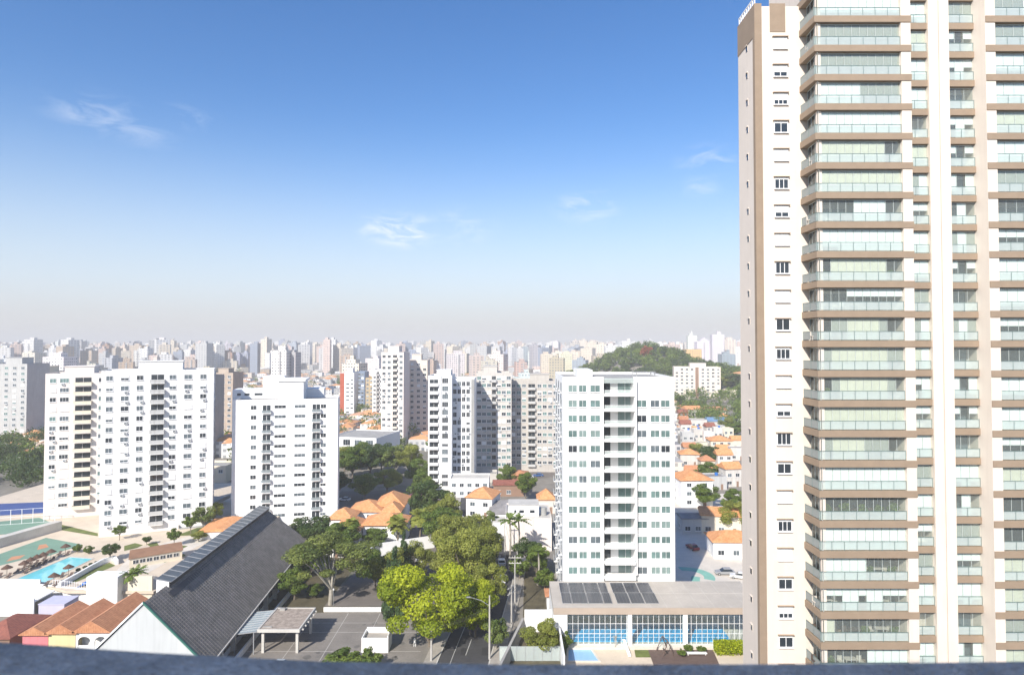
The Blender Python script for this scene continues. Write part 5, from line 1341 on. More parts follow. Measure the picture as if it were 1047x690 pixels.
def car(label, x, y, rot, col, z=0., kind='car', L=4.3, Wd=1.76, Ht=1.46, cname=None):
    paint = mat('car paint '+(cname or str(col)), col, .28, .05, .5, spec=.6)
    t = thing('parked_van' if kind == 'van' else 'parked_car', label, 'van' if kind == 'van' else 'car', (x, y, z), rot)
    h = L/2; b = MB()
    if kind == 'van': prof = [(-h, .35), (-h, 1.7), (-h+.25, Ht), (h-1.35, Ht), (h-.65, 1.1), (h-.05, .85), (h, .35)]; cab = (-h+.3, h-1.3, 1.12, Ht-.1)
    else: prof = [(-h, .35), (-h, .85), (-h+.12, .95), (-h+.75, .98), (h-1.15, .93), (h-.15, .78), (h, .55), (h, .35)]
    n = len(prof); vs = []
    for s_ in (-1, 1):
        for (px_, pz_) in prof: vs.append((s_*(Wd/2-(.1 if pz_ > 1.2 else 0)), px_, pz_))
    b.add(vs, [tuple(range(n)), tuple(range(n, 2*n))[::-1]]+[(i, n+i, n+(i+1) % n, (i+1) % n) for i in range(n)])
    if kind != 'van':
        rw = Wd/2-.22; p = [(-h+.95, Ht-.02), (h-1.95, Ht-.02)]
        b.add([(-rw, p[0][0], Ht), (rw, p[0][0], Ht), (rw, p[1][0], Ht), (-rw, p[1][0], Ht), (-rw-.02, p[0][0]-.03, Ht-.09), (rw+.02, p[0][0]-.03, Ht-.09), (rw+.02, p[1][0]+.05, Ht-.09), (-rw-.02, p[1][0]+.05, Ht-.09)], [(0, 1, 2, 3), (0, 4, 5, 1), (1, 5, 6, 2), (2, 6, 7, 3), (3, 7, 4, 0)])
    part('body', b, paint, t)
    g = MB()
    if kind == 'van':
        g.add([(-.75, h-.70, 1.16), (.75, h-.70, 1.16), (.70, h-1.30, Ht-.1), (-.70, h-1.30, Ht-.1)], [(0, 1, 2, 3)]); me = g.mesh('windscreen', [GDARK]); put('windscreen', me, t, (0, .03, .03))
        g = MB(); g.box(-.65, .65, -h-.012, -h+.02, 1.2, 1.68); part('rear_window', g, GDARK, t)
        for s_ in (-1, 1): g = MB(); g.box(s_*(Wd/2+.01), s_*(Wd/2-.07), -h+.6, h-1.2, 1.25, 1.72); part('side_window', g, GDARK, t)
    else:
        rw = Wd/2-.22; lw = Wd/2-.06
        g.add([(-rw, -h+.95, Ht-.1), (rw, -h+.95, Ht-.1), (rw, h-1.95, Ht-.1), (-rw, h-1.95, Ht-.1), (-lw, -h+.45, .95), (lw, -h+.45, .95), (lw, h-1.2, .9), (-lw, h-1.2, .9)], [(0, 4, 5, 1), (1, 5, 6, 2), (2, 6, 7, 3), (3, 7, 4, 0)])
        part('windows', g, GDARK, t)
    for sx in (-1, 1):
        for sy in (-h+.8, h-.8):
            q = MB(); q.tube((sx*(Wd/2-.2), sy, .33), (sx*(Wd/2+.02), sy, .33), .33, .33, 14); w2 = part('wheel', q, BLACK, t)
            q = MB(); q.tube((sx*(Wd/2+.021), sy, .33), (sx*(Wd/2+.03), sy, .33), .2, .2, 10); put('rim', q.mesh('rim', [METAL]), w2)
        q = MB(); q.box(sx*Wd*.3-.18, sx*Wd*.3+.18, h-.06, h+.012, .55, .7); part('headlight', q, mat('headlight lens', (.7, .7, .68), .2), t)
        q = MB(); q.box(sx*Wd*.38-.12, sx*Wd*.38+.12, -h-.012, -h+.02, .65, .82); part('tail_light', q, mat('red tail lens', (.35, .02, .02), .3), t)
    return t
g = G0(376, 577); car('silver-white minivan parked by the villa wall with its back to the camera', g.x, g.y, R(8), (.62, .62, .61), kind='van', L=4.7, Wd=1.85, Ht=1.9, cname='white')
g = G0(741, 587); car('grey station wagon parked beside the green painted swirl', g.x, g.y, R(88), (.30, .31, .32), L=4.6, Ht=1.55, cname='grey')
g = G0(708, 561); car('dark red car in the shade of the teal-windowed tower', g.x, g.y, R(15), (.28, .04, .05), cname='dark red')
g = G0(756, 591); car('white car half hidden behind the right high-rise', g.x, g.y, R(70), (.75, .75, .75), cname='bright white')
g = G0(519, 594); car('silver car driving up the shaded street', g.x-1.2, g.y, R(-4), (.6, .62, .65), z=.07, cname='silver')
g = G0(503, 547); car('grey car parked where the street bends', g.x, g.y, R(25), (.35, .37, .4), z=.07, cname='mid grey')
g = G0(352, 512); car('white car parked behind the villa, left one', g.x, g.y, R(75), (.75, .75, .75), cname='bright white')
g = G0(402, 508); car('dark blue car parked behind the villa roofs', g.x, g.y, R(60), (.03, .05, .12), cname='dark blue')
g = G0(412, 511); car('black car at the right end behind the villa', g.x, g.y, R(60), (.03, .03, .035), cname='black')
g = G0(283, 684); car('pale grey car parked under the glazed pergola', g.x, g.y, R(85), (.6, .66, .68), cname='pale grey')
for i_, (px_, py_, c_, n_, l_) in enumerate([(416, 577, (.03,.03,.035), 'black', 'black car at the far edge of the car park'), (429, 573, (.6,.62,.65), 'silver', 'silver car parked beside the black one at the villa wall'), (491, 636, (.35,.37,.4), 'mid grey', 'grey car at the left kerb under the lime trees'), (513, 577, (.75,.75,.75), 'bright white', 'white car coming down the street below the bend')]):
    g = G0(px_, py_); car(l_, g.x, g.y, R(3 if i_ > 1 else 6), c_, z=.07 if i_ > 1 else .03, cname=n_)
g = G0(540, 489); car('white car in the grey car lot', g.x, g.y, R(100), (.75, .75, .75), cname='bright white')
g = G0(550, 487); car('blue car in the grey car lot', g.x, g.y, R(100), (.05, .12, .3), cname='blue')

# walled garden, sidewalk wall and glass fence in front right
def front_right():
    w_ = MB(); w_.box(2.4, 8.7, 121.0, 121.3, 0, 4.2); w_.box(8.4, 8.7, 104, 120.99, 0, 4.0)
    o = part('garden_wall', w_, WHITE2); tag(o, 'tall white wall enclosing the yellow-green garden tree', 'wall')
    a = Vector((2.1, 121.2)); b_ = Vector((-1.9, 104)); d = (b_-a).normalized(); n = Vector((-d.y, d.x))*.22
    w_ = MB(); w_.prism([tuple(a-n), tuple(b_-n), tuple(b_+n), tuple(a+n)], 0, 2.6); o = part('garden_wall', w_, CONC); tag(o, 'grey concrete wall sloping along the right pavement', 'wall')
    t = thing('glass_fence', 'pale green glass fence across the white-walled garden front', 'fence', (0, 0, 0)); f = MB(); f.box(-2.2, 8.3, 110.0, 110.02, 0.1, 2.6); part('glass', f, GLASSR, t)
    for i in range(8): p = MB(); x = -2.2+i*1.5; p.box(x-.03, x+.03, 109.97, 110.05, 0, 2.65); part('post', p, METAL, t)
    o = MB(); o.prism([(2.4, 121), (8.4, 121), (8.4, 104), (-1.6, 104)], .02, .06); structure('garden_soil', o, SOIL)
    w_ = MB(); w_.box(8.72, 9.0, 121.31, 128, 0, 3.4); ob = part('gate_wall', w_, WHITE); tag(ob, 'white pier wall between the garden and the pool hall', 'wall')
    b = MB(); b.box(3.4, 7.0, 125, 126.9, 0, .9); o = part('planter_box', b, CONCL); tag(o, 'low concrete planter beside the service path', 'planter')
    # hedge
    g = G0(731, 668); x1 = XatY(760, 113); rs = np.random.RandomState(4)
    n = 6000; P = rs.uniform(0, 1, (n, 3)); P[:, 0] *= (x1-g.x); P[:, 1] *= 2.0; P[:, 2] = P[:, 2]**.6*2.1; P += rs.normal(0, .07, (n, 3)); Nn = rs.normal(0, 1, (n, 3))
    t = thing('hedge', 'dense clipped bright green hedge in front of the pool hall', 'hedge', (g.x, 111.6, .05)); put('foliage', leafmesh('foliage', P, Nn, .17, rs.uniform(0, 1, n), SPEC['bright'][1], rs), t)
    b = MB()
    for i in range(5): b.tube((.6+i*1.1, 1, 0), (.6+i*1.1, 1, 1.2), .06, .04, 6)
    part('stems', b, BARK, t)
    # small spa pool
    q = gs((581, 676), (581.5, 664.5), (604, 664.5), (612, 676)); structure('small_pool', MB().prism(q, .06, .12), mat('pale pool water', (.30, .52, .80), .08, .05, 1, bump=.1, bscale=3))
    c = Vector((sum(p[0] for p in q)/4, sum(p[1] for p in q)/4)); rim = MB()
    for i in range(4):
        a, b_ = Vector(q[i]), Vector(q[(i+1) % 4]); e = lambda p: p+(p-c).normalized()*.5; rim.prism([tuple(a), tuple(b_), tuple(e(b_)), tuple(e(a))], .055, .2)
    structure('pool_edge', rim, PLAZA)
    # swing frame
    g = G0(680, 668); t = thing('swing_frame', 'dark A-shaped play swing on the timber deck', 'swing', (g.x, g.y, .08), R(15)); b = MB()
    for y in (-1.2, 1.2):
        b.tube((-1.1, y, 0), (0, y*.85, 2.6), .08, .08, 6); b.tube((1.1, y, 0), (0, y*.85, 2.6), .08, .08, 6)
    b.tube((0, -1.1, 2.6), (0, 1.1, 2.6), .08, .08, 6); part('frame', b, DARKW, t)
    for y in (-.5, .5):
        b = MB(); b.box(-.12, .12, y-.25, y+.25, .5, .55); b.tube((0, y-.2, .55), (0, y-.2, 2.6), .02, .02, 4); b.tube((0, y+.2, .55), (0, y+.2, 2.6), .02, .02, 4); part('seat', b, BLACK, t)
    # bare frangipani on terrace
    g = G0(629, 664); t = thing('bare_tree', 'small bare-branched tree on the sandy pool terrace', 'tree', (g.x, g.y, .05)); b = MB(); r_ = random.Random(2)
    def br(p, d, L, r, k):
        q = p+d*L; b.tube(p, q, r, r*.65, 5)
        if k: 
            for _ in range(3): br(q, (d+Vector((r_.uniform(-.7, .7), r_.uniform(-.7, .7), r_.uniform(-.05, .4)))).normalized(), L*.7, r*.6, k-1)
    br(Vector((0, 0, 0)), Vector((0, 0, 1)), .9, .09, 4); part('trunk', b, BARKG, t)
    for px, py, lab in ((644, 672, 'narrow white slide board on the lawn by the deck'),):
        g = G0(px, py); q = MB(); q.slab([(g.x-.25, g.y, .3), (g.x+.25, g.y, .3), (g.x-.2, g.y+3.5, 1.6), (g.x-.7, g.y+3.5, 1.6)], .1); q.box(g.x-.6, g.x-.3, g.y+3.3, g.y+3.5, .05, 1.5); o = part('slide_board', q, FRAME); tag(o, lab, 'slide')
    for i, (px, py) in enumerate(((704, 666), (717, 667), (697, 671))):
        g = G0(px, py); tree('bush', g.x, g.y, 1.2, 1.8, ['low leafy plant in the middle of the timber deck', 'low leafy plant at the right of the timber deck', 'low leafy plant at the near edge of the timber deck'][i], 'plant', 'plant', clear=.02, z=.08)
    g = G0(712, 669); q = MB(); q.box(g.x-1.8, g.x+1.8, g.y-.5, g.y+.2, .35, .45); 
    for x in (-1.6, 1.5): q.box(g.x+x, g.x+x+.1, g.y-.4, g.y+.1, .08, .35)
    o = part('bench', q, FRAME); tag(o, 'long white bench on the timber deck', 'bench')
front_right()

# ---- a person in white on the yard (seen from far above)
def person(label, x, y, z, rot, cloth):
    v = [(0,0,.93),(0,0,1.15),(0,0,1.38),(0,.02,1.50),(0,.03,1.62),(-.17,0,1.40),(-.23,.05,1.14),(-.20,.22,.98),(.17,0,1.40),(.25,-.02,1.13),(.26,.12,.92),(-.09,0,.88),(-.11,.10,.48),(-.11,.04,.06),(-.11,.20,.03),(.09,0,.88),(.12,-.06,.48),(.12,-.16,.06),(.12,0,.03)]
    e = [(0,1),(1,2),(2,3),(3,4),(2,5),(5,6),(6,7),(2,8),(8,9),(9,10),(0,11),(11,12),(12,13),(13,14),(0,15),(15,16),(16,17),(17,18)]
    rad = [.15,.14,.15,.055,.105,.07,.045,.035,.07,.045,.035,.095,.065,.045,.04,.095,.065,.045,.04]
    me = bpy.data.meshes.new('person'); me.from_pydata(v, e, []); o = bpy.data.objects.new('person', me); COL.objects.link(o); o.location = (x, y, z); o.rotation_euler = (0, 0, rot)
    m = o.modifiers.new('skin', 'SKIN'); 
    lay = me.skin_vertices[0] if me.skin_vertices else None
    if lay is None:
        import bmesh
        bm = bmesh.new(); bm.from_mesh(me); bm.verts.layers.skin.verify(); bm.to_mesh(me); bm.free(); lay = me.skin_vertices[0]
    for i, r in enumerate(rad): lay.data[i].radius = (r, r)
    lay.data[0].use_root = True
    s = o.modifiers.new('sub', 'SUBSURF'); s.levels = 1; s.render_levels = 1
    me.materials.append(cloth); tag(o, label, 'person')
    h = MB(); h.tube((0, -.0, 1.66), (0, -.01, 1.75), .105, .06, 10); part('hair', h, BLACK, o)
g = G0(424, 661); person('person in white clothes walking on the yard beside the lime tree', g.x, g.y, .03, R(40), WHITE2)

# ================================================================ MID-DISTANCE APARTMENT BLOCKS
W4 = lambda *us: [(u, 1.6, 1.3) for u in us]
def ap(*a, **k): return apartment(*a, **k)
ap('apartment_building', 'tall white flats with many small windows rising above the pool plaza', 104, 199, 170, 379, 13, R(24), WHITE, z0=3, storey=2.8, front=[(.07, 1.5, 1.2), (.2, 1.8, 1.2), (.33, 1.5, 1.2), (.62, 1.6, 1.2), (.76, 1.9, 1.2), (.9, 1.5, 1.2)], side=[('right', .3, 1.2, 1.1), ('right', .7, 1.2, 1.1)], balc=[(.42, .55, 1.1, GREYW)], glass=(GDARK, GMID, GMID), roofbox=(.3, .7, .3, .8, 2.2))
ap('apartment_building', 'pale cream-white flats left of the tall white flats behind the green court', 47, 108, 187, 382, 13, R(22), PINKW, z0=3, storey=2.85, front=[(.1, 1.5, 1.2), (.25, 2.2, 1.2), (.75, 1.6, 1.2), (.9, 1.5, 1.2)], balc=[(.38, .62, 1.2, CREAM2)], glass=(GMID, GTEAL, GDARK), roofbox=(.2, .6, .3, .8, 1.8))
ap('apartment_building', 'greenish grey high-rise at the left edge of the view', -14, 26, 330, 372, 18, R(4), GREYW, storey=3., front=W4(.1, .3, .5, .7, .9), glass=(GMID, GTEAL), roofbox=(.3, .7, .3, .8, 3))
ap('apartment_building', 'beige high-rise second from the left edge behind the trees', 22, 52, 380, 380, 18, R(-3), CREAM2, storey=3., front=W4(.12, .35, .65, .88), glass=(GMID, GDARK), roofbox=(.3, .7, .3, .8, 3))
ap('apartment_building', 'brownish grey flats in the gap left of the plain white tower', 196, 215, 300, 384, 15, 0, GREYM, storey=3., front=W4(.2, .5, .8), glass=(GDARK, GMID), roofbox=(.3, .7, .3, .8, 2), balc=[(.28, .46, 1.0, GREYW)])
ap('apartment_building', 'tan flats directly left of the plain white tower', 212, 238, 340, 381, 15, R(3), mat('tan render', (.46, .38, .31), .85, .1, .3, streak=.2), storey=3., front=W4(.15, .4, .62, .86), glass=(GDARK, GMID), roofbox=(.3, .7, .3, .8, 2))
ap('commercial_building', 'low cream building under the tan flats', 196, 232, 250, 476, 12, 0, CREAM2, storey=3., front=W4(.15, .38, .62, .86), cat='building')
t_, W_, H_ = ap('commercial_building', 'low white modern building with a wide flat grey roof above the park trees', 337, 388, 292, 446, 26, R(-14), WHITE2, storey=4.2, front=[(.12, 3.5, 2.6), (.38, 3.5, 2.6), (.62, 3.5, 2.6), (.86, 3.5, 2.6)], cat='building', parapet=.5, blinds=0)
ap('apartment_building', 'white striped tower with one brick-red panel right of the white tower', 348, 362, 470, 381, 16, R(2), WHITE2, storey=3., front=[(.55, 2.2, 1.1), (.85, 1.8, 1.1)], bands=[(.0, .3, REDW)], glass=(GDARK, GMID), roofbox=(.4, .8, .3, .8, 3))
ap('apartment_building', 'slim blue-grey glass tower right of the red-panelled tower', 362.5, 373, 520, 380, 16, 0, mat('blue grey render', (.20, .26, .36), .5, .15, .4, streak=.2), storey=3.1, front=[(.2, 1.8, 1.7), (.5, 1.8, 1.7), (.8, 1.8, 1.7)], glass=(GDARK, GMID))
ap('apartment_building', 'narrow ochre and grey tower above the low white building', 374, 382, 480, 386, 16, 0, mat('ochre render', (.46, .36, .22), .85, .1, .3, streak=.2), storey=3., front=W4(.25, .75))
ap('apartment_building', 'white tower with dark balconies beside the ochre tower', 381, 392, 440, 378, 16, 0, WHITE, storey=3., front=W4(.2, .8), balc=[(.35, .65, 1.2, GREYM)])
ap('apartment_building', 'tall pinkish white tower, left of the beige pair', 390, 413, 330, 360, 16, R(-2), PINKW, storey=3., front=W4(.12, .35, .88), balc=[(.5, .72, 1.1, CREAM)], glass=(GDARK, GMID), roofbox=(.2, .7, .3, .8, 3))
ap('apartment_building', 'cream tower, right of the beige pair, beside the white tower with bays', 413, 437, 350, 368, 16, R(2), CREAM, storey=3., front=W4(.12, .35, .62, .88), glass=(GDARK, GMID), roofbox=(.3, .7, .3, .8, 3))
# white tower with bays
ap('apartment_building', 'slim white tower with curved bays and tall grey windows in mid-view', 438, 462, 238, 384, 15, 0, WHITE2, storey=2.98, front=[(.72, 2.2, 1.9)], balc=[(.03, .45, 1.2, WHITE2)], fins=[(.46, .54, .5), (.92, 1.0, .5)], glass=(GDARK, GMID), roofbox=(.3, .9, .3, .8, 1.8))
ap('apartment_building', 'white gridded wing just right of the tower with curved bays', 462.5, 485, 244, 387, 15, 0, WHITE2, storey=2.98, front=[(.12, 1.3, 1.7), (.32, 1.3, 1.7), (.52, 1.3, 1.7), (.72, 1.3, 1.7)], glass=(GDARK, GDARK, GMID), bands=[(.86, 1.0, GREYM)])
ap('apartment_building', 'pale grey flats left of the teal-windowed tower, left one', 487, 523, 262, 381, 16, R(3), mat('warm grey render', (.56, .53, .49), .85, .1, .2, streak=.2), storey=3., front=W4(.08, .22, .36, .64, .78, .92), balc=[(.43, .57, 1.1, GREYW)], glass=(GMID, GDARK, GTEAL), roofbox=(.2, .6, .3, .8, 2.4))
ap('apartment_building', 'grey flats right beside the teal-windowed tower', 522, 571, 272, 389, 16, R(-3), mat('stone grey render', (.48, .45, .41), .85, .1, .2, streak=.22), storey=3., front=W4(.06, .17, .28, .6, .71, .82, .93), balc=[(.36, .52, 1.1, GREYW)], glass=(GMID, GTEAL, GDARK), roofbox=(.4, .8, .3, .8, 2.4))
ap('commercial_building', 'low white strip of shops below the grey flats', 468, 508, 250, 484, 8, 0, CONCL, storey=3., front=W4(.2, .5, .8), cat='building')
ap('apartment_building', 'long stepped cream slab block on the hillside right of the teal-windowed tower', 689, 734, 535, 375, 16, R(-10), CREAM, storey=2.9, front=[(.06, 2, 1.3), (.17, 2, 1.3), (.28, 2, 1.3), (.39, 2, 1.3), (.62, 2, 1.3), (.73, 2, 1.3), (.84, 2, 1.3), (.95, 1.6, 1.3)], glass=(GDARK, GMID), bands=[(.46, .53, BROWNW)], roofbox=(.35, .7, .2, .8, 3))

# ================================================================ FAR SKYLINE
class FarMesh:
    def __init__(s): s.v = []; s.f = []; s.uv = []; s.c = []; s.mi = []
    def box(s, cx, cy, w_, d, z0, z1, rot, wall, roof, banded=False, pitched=0):
        o = len(s.v); c, sn = math.cos(rot), math.sin(rot)
        q = [(-w_/2, -d/2), (w_/2, -d/2), (w_/2, d/2), (-w_/2, d/2)]
        P = [(cx+x*c-y*sn, cy+x*sn+y*c) for x, y in q]
        s.v += [(x, y, z0) for x, y in P]+[(x, y, z1) for x, y in P]; per = [0, w_, w_+d, 2*w_+d, 2*w_+2*d]; h = z1-z0
        for i in range(4):
            j = (i+1) % 4; s.f.append((o+i, o+j, o+4+j, o+4+i)); s.uv += [(per[i], 0), (per[i+1], 0), (per[i+1], h), (per[i], h)]; s.c += [wall]*4; s.mi.append(1 if banded else 0)
        if pitched:
            s.v.append((cx, cy, z1+pitched)); k = len(s.v)-1
            for i in range(4): s.f.append((o+4+i, o+4+(i+1) % 4, k)); s.uv += [(0, 0)]*3; s.c += [roof]*3; s.mi.append(2)
        else: s.f.append((o+4, o+5, o+6, o+7)); s.uv += [(0, 0)]*4; s.c += [roof]*4; s.mi.append(2)
    def mesh(s, name):
        me = bpy.data.meshes.new(name); me.from_pydata(s.v, [], s.f)
        ul = me.uv_layers.new(name='UVMap'); ul.data.foreach_set('uv', np.array(s.uv, np.float32).ravel())
        ca = me.color_attributes.new('wall', 'FLOAT_COLOR', 'CORNER'); ca.data.foreach_set('color', np.array([(*c, 1) for c in s.c], np.float32).ravel())
        for m in (FARF, FARF2, FARR): me.materials.append(m)
        me.polygons.foreach_set('material_index', s.mi); me.update(); return me
def farroof():
    m = bpy.data.materials.new('distant roofs'); m.use_nodes = True; t = m.node_tree; p = t.nodes['Principled BSDF']; p.inputs['Roughness'].default_value = .9
    at = N(t, 'ShaderNodeAttribute', attribute_name='wall'); t.links.new(at.outputs['Color'], p.inputs['Base Color']); return m
FARR = farroof()
TONES = {'white': [(.74, .73, .71), (.68, .68, .68)], 'cream': [(.66, .58, .47), (.70, .62, .52)], 'grey-blue': [(.28, .32, .40), (.36, .40, .46)], 'tan': [(.46, .36, .27), (.52, .42, .33)], 'pinkish': [(.62, .48, .42), (.66, .52, .46)], 'brick-brown': [(.32, .18, .12), (.38, .23, .16)], 'grey': [(.42, .42, .42), (.5, .5, .5)]}
ROOFC = [(.34, .33, .32), (.42, .40, .38), (.26, .25, .25), (.48, .27, .17)]
def far_tower(label, px0, px1, ytop, Y, tone, rot=0., group=None, steps=1, depth=None, crown=True, col=None):
    x0, x1 = XatY(px0, Y), XatY(px1, Y); cx = (x0+x1)/2; w_ = x1-x0; d = depth or min(26, max(14, w_*.9)); zb = TH(cx, Y); zt = Wp(px0, ytop, Y).z
    rr = random.Random(int(px0*31+Y)); wall = col or rr.choice(TONES[tone]); wall = tuple(min(.8, c*rr.uniform(.93, 1.07)) for c in wall)
    f = FarMesh(); hb = zt-zb; f.box(0, 0, w_, d, -4, hb, 0, wall, rr.choice(ROOFC[:3]), rr.random() < .4)
    if crown:
        a = w_*rr.uniform(.3, .55); f.box(rr.uniform(-.15, .15)*w_, 0, a, d*.5, hb, hb+rr.uniform(2, 4.5), 0, wall, ROOFC[0])
        if rr.random() < .4: f.box(rr.uniform(-.2, .2)*w_, 0, a*.35, d*.25, hb, hb+rr.uniform(5, 7.5), 0, wall, ROOFC[0])
    if rr.random() < .5:    # recessed vertical slot drawn as a real darker rib
        u = rr.uniform(-.3, .3)*w_; f.box(u, -d/2-.3, max(1.2, w_*.08), .6, 0, hb-1, 0, tuple(c*.6 for c in wall) if False else rr.choice(TONES['grey']), ROOFC[0])
    o = put('high_rise', f.mesh('high_rise'), None, (cx, Y+d/2, zb), rot); tag(o, label, 'high-rise', group); return o
SPECIAL = [(214.5, 223, 352, 1500, 'white', 'tall white twin tower on the skyline left of the brown one'), (226, 237, 360, 1150, 'brick-brown', 'brown slab tower on the skyline above the white tower'),
 (237.5, 245, 362, 1160, 'grey-blue', 'grey-blue slab next to the brown skyline tower'), (246, 253, 361, 1180, 'grey-blue', 'second grey-blue slab right of the brown skyline tower'), (254, 262, 363, 1200, 'grey-blue', 'third grey-blue slab right of the brown skyline tower'), (263, 272, 362, 1220, 'grey-blue', 'last of the row of grey-blue slabs'),
 (277.5, 293, 358, 640, 'white', 'broad white slab rising right behind the white tower roof block'), (293.2, 303, 360, 650, 'grey', 'grey block drawn as the shaded side of the broad white slab'), (285, 292, 348, 1900, 'grey-blue', 'tallest blue-grey tower on the left skyline'),  # the grey block puts the white slab's shaded side into its colour
 (304, 311, 355, 1500, 'white', 'white tower right of the broad white slab'), (312, 318, 358, 1500, 'cream', 'cream tower in the cluster right of the white tower'), (319, 325, 361, 1450, 'white', 'low white tower in the middle of the cluster'), (326, 333, 356, 1550, 'cream', 'cream tower left of the tan pair'), (334, 340, 357, 1500, 'grey-blue', 'grey-blue tower beside the tan pair'), (338, 347, 362, 1300, 'tan', 'tan tower above the red-panelled tower'), (345, 351, 360, 1350, 'tan', 'small tan tower just right of the tan one'),
 (690, 698, 352, 1100, 'white', 'white tower on the ridge left of the orange block'), (704, 713, 343, 1000, 'white', 'tall white tower behind the orange block'), (713, 728, 349, 980, 'white', 'broad white tower right behind the orange block'), (729, 741, 342, 960, 'white', 'tallest ribbed white tower near the right high-rise'), (741, 752, 347, 1000, 'cream', 'cream stepped tower beside the right high-rise'),
 (738, 752, 362, 880, 'grey-blue', 'low blue glass building at the foot of the ribbed white tower'), (672, 682, 357, 1050, 'cream', 'cream block behind the red tree'), (640, 655, 353, 1300, 'pinkish', 'pinkish block above the wooded hill'), (655, 671, 356, 1250, 'white', 'white block above the wooded hill left of the red tree'), (683, 691, 360, 900, 'pinkish', 'small pinkish block right of the red tree')]
for a, b_, yt, Y, tone, lab in SPECIAL: far_tower(lab, a, b_, yt, Y, tone, rot=rnd.uniform(-.1, .1))
t_ = far_tower('flat orange windowless block on the ridge', 701, 718, 357, 850, 'tan', col=(.74, .43, .20), crown=False, rot=R(-6))
zones = [(-20, 60, 'above the far left trees'), (60, 130, 'above the cream-white flats'), (130, 212, 'above the tall white flats'), (212, 300, 'above the plain white tower'), (300, 385, 'between the white tower and the beige pair'), (385, 440, 'above the beige pair'), (440, 490, 'above the tower with curved bays'), (490, 575, 'above the grey flats'), (575, 640, 'above the teal-windowed tower'), (640, 700, 'behind the wooded hill')]
rs_ = random.Random(99); cnt = 0
SEEN = set()
for (za, zb_, zl) in zones:
    n = int((zb_-za)/2.9)
    for i in range(n):
        px = za+(zb_-za)*(i+rs_.random())/n; Y = rs_.choice([1300, 1600, 2000, 2500, 3000])*rs_.uniform(.9, 1.15); wpx = rs_.uniform(9, 17)*F/Y*1.0
        zt = rs_.choice([36, 42, 48, 52, 56, 60])*rs_.uniform(.88, 1.07)+max(0, Y-1600)*.004; ytop = HOR-(zt+TH(0, 0)-CAMH)*F/Y
        tone = rs_.choices(['white', 'cream', 'grey-blue', 'tan', 'pinkish', 'grey'], [8, 5, 3, 2, 2, 3])[0]
        lab = 'small hazy %s tower on the far skyline %s' % (tone, zl)
        far_tower(lab, px-wpx/2, px+wpx/2, ytop, Y, tone, rs_.uniform(-.5, .5), 'hazy %s towers on the skyline %s' % (tone, zl), depth=rs_.uniform(14, 22))
# nearer ring of mid-size blocks just under the skyline
for (za, zb_, zl) in zones[:9]:
    n = max(2, int((zb_-za)/14))
    for i in range(n):
        px = za+(zb_-za)*(i+rs_.random())/n; Y = rs_.uniform(560, 1000); wpx = rs_.uniform(14, 24)*F/Y; zt = rs_.uniform(22, 44); ytop = HOR-(zt-CAMH)*F/Y
        if 212 < px < 350 and ytop < 384: continue
        tone = rs_.choices(['white', 'cream', 'grey-blue', 'tan', 'pinkish', 'grey'], [8, 6, 2, 3, 2, 3])[0]
        far_tower('mid-sized %s block below the skyline %s' % (tone, zl), px-wpx/2, px+wpx/2, ytop, Y, tone, rs_.uniform(-.4, .4), 'mid-sized %s blocks %s' % (tone, zl))
# distant fabric of the city, uncountable
def distant_city():
    f = FarMesh(); r_ = random.Random(5)
    for i in range(5200):
        Y = 1100*(5.2**r_.random()); x = r_.uniform(-1.0, .62)*Y*1.02
        zb = TH(x, Y); low = r_.random() < .62
        if low: h = r_.uniform(5, 14); w_ = r_.uniform(9, 24); d = r_.uniform(9, 22)
        else: h = r_.choice([20, 30, 40, 48, 54, 60])*r_.uniform(.8, 1.08)+max(0, Y-1600)*.003; w_ = r_.uniform(11, 24); d = r_.uniform(12, 22)
        tone = r_.choices(list(TONES), [9, 6, 2, 3, 3, 1, 3])[0]; wall = r_.choice(TONES[tone]); k = r_.uniform(.85, 1.06); wall = tuple(min(.8, c*k) for c in wall)
        f.box(x, Y, w_, d, zb-6, zb+h, r_.uniform(-.8, .8), wall, r_.choice(ROOFC), r_.random() < .4, pitched=1.8 if low and r_.random() < .4 else 0)
        if not low: f.box(x, Y, w_*.4, d*.4, zb+h, zb+h+3.5, 0, wall, ROOFC[0])
    o = put('distant_city', f.mesh('distant_city')); tag(o, 'dense hazy mass of far-off city buildings stretching along the horizon', 'distant buildings', kind='stuff')
distant_city()
def suburb():
    """low houses of the middle distance between the tower blocks, seen only through gaps"""
    f = FarMesh(); r_ = random.Random(15)
    for i in range(2600):
        Y = 250*(4.2**r_.random()); x = r_.uniform(-.95, .40)*Y
        if Y < 330 and (-90 < x < 34): continue
        if Y < 560 and .25 < x/Y < .40: continue
        if gau(x, Y, 148, 700, 72, 120) > .25: continue
        if Y < 300 and x < -60: continue
        zb = TH(x, Y); h = r_.uniform(4, 8.5); w_ = r_.uniform(8, 15); d = r_.uniform(8, 15)
        wall = r_.choice(TONES[r_.choice(['white', 'cream', 'tan', 'white', 'grey'])]); pit = r_.random() < .55
        f.box(x, Y, w_, d, zb-4, zb+h, r_.choice([0, .1, -.15, .3]), wall, (.60, .30, .14) if pit and r_.random() < .75 else r_.choice(ROOFC), False, pitched=2 if pit else 0)
    o = put('low_rise_quarter', f.mesh('low_rise_quarter')); tag(o, 'mass of low houses filling the gaps between the mid-distance tower blocks', 'distant houses', kind='stuff')
suburb()

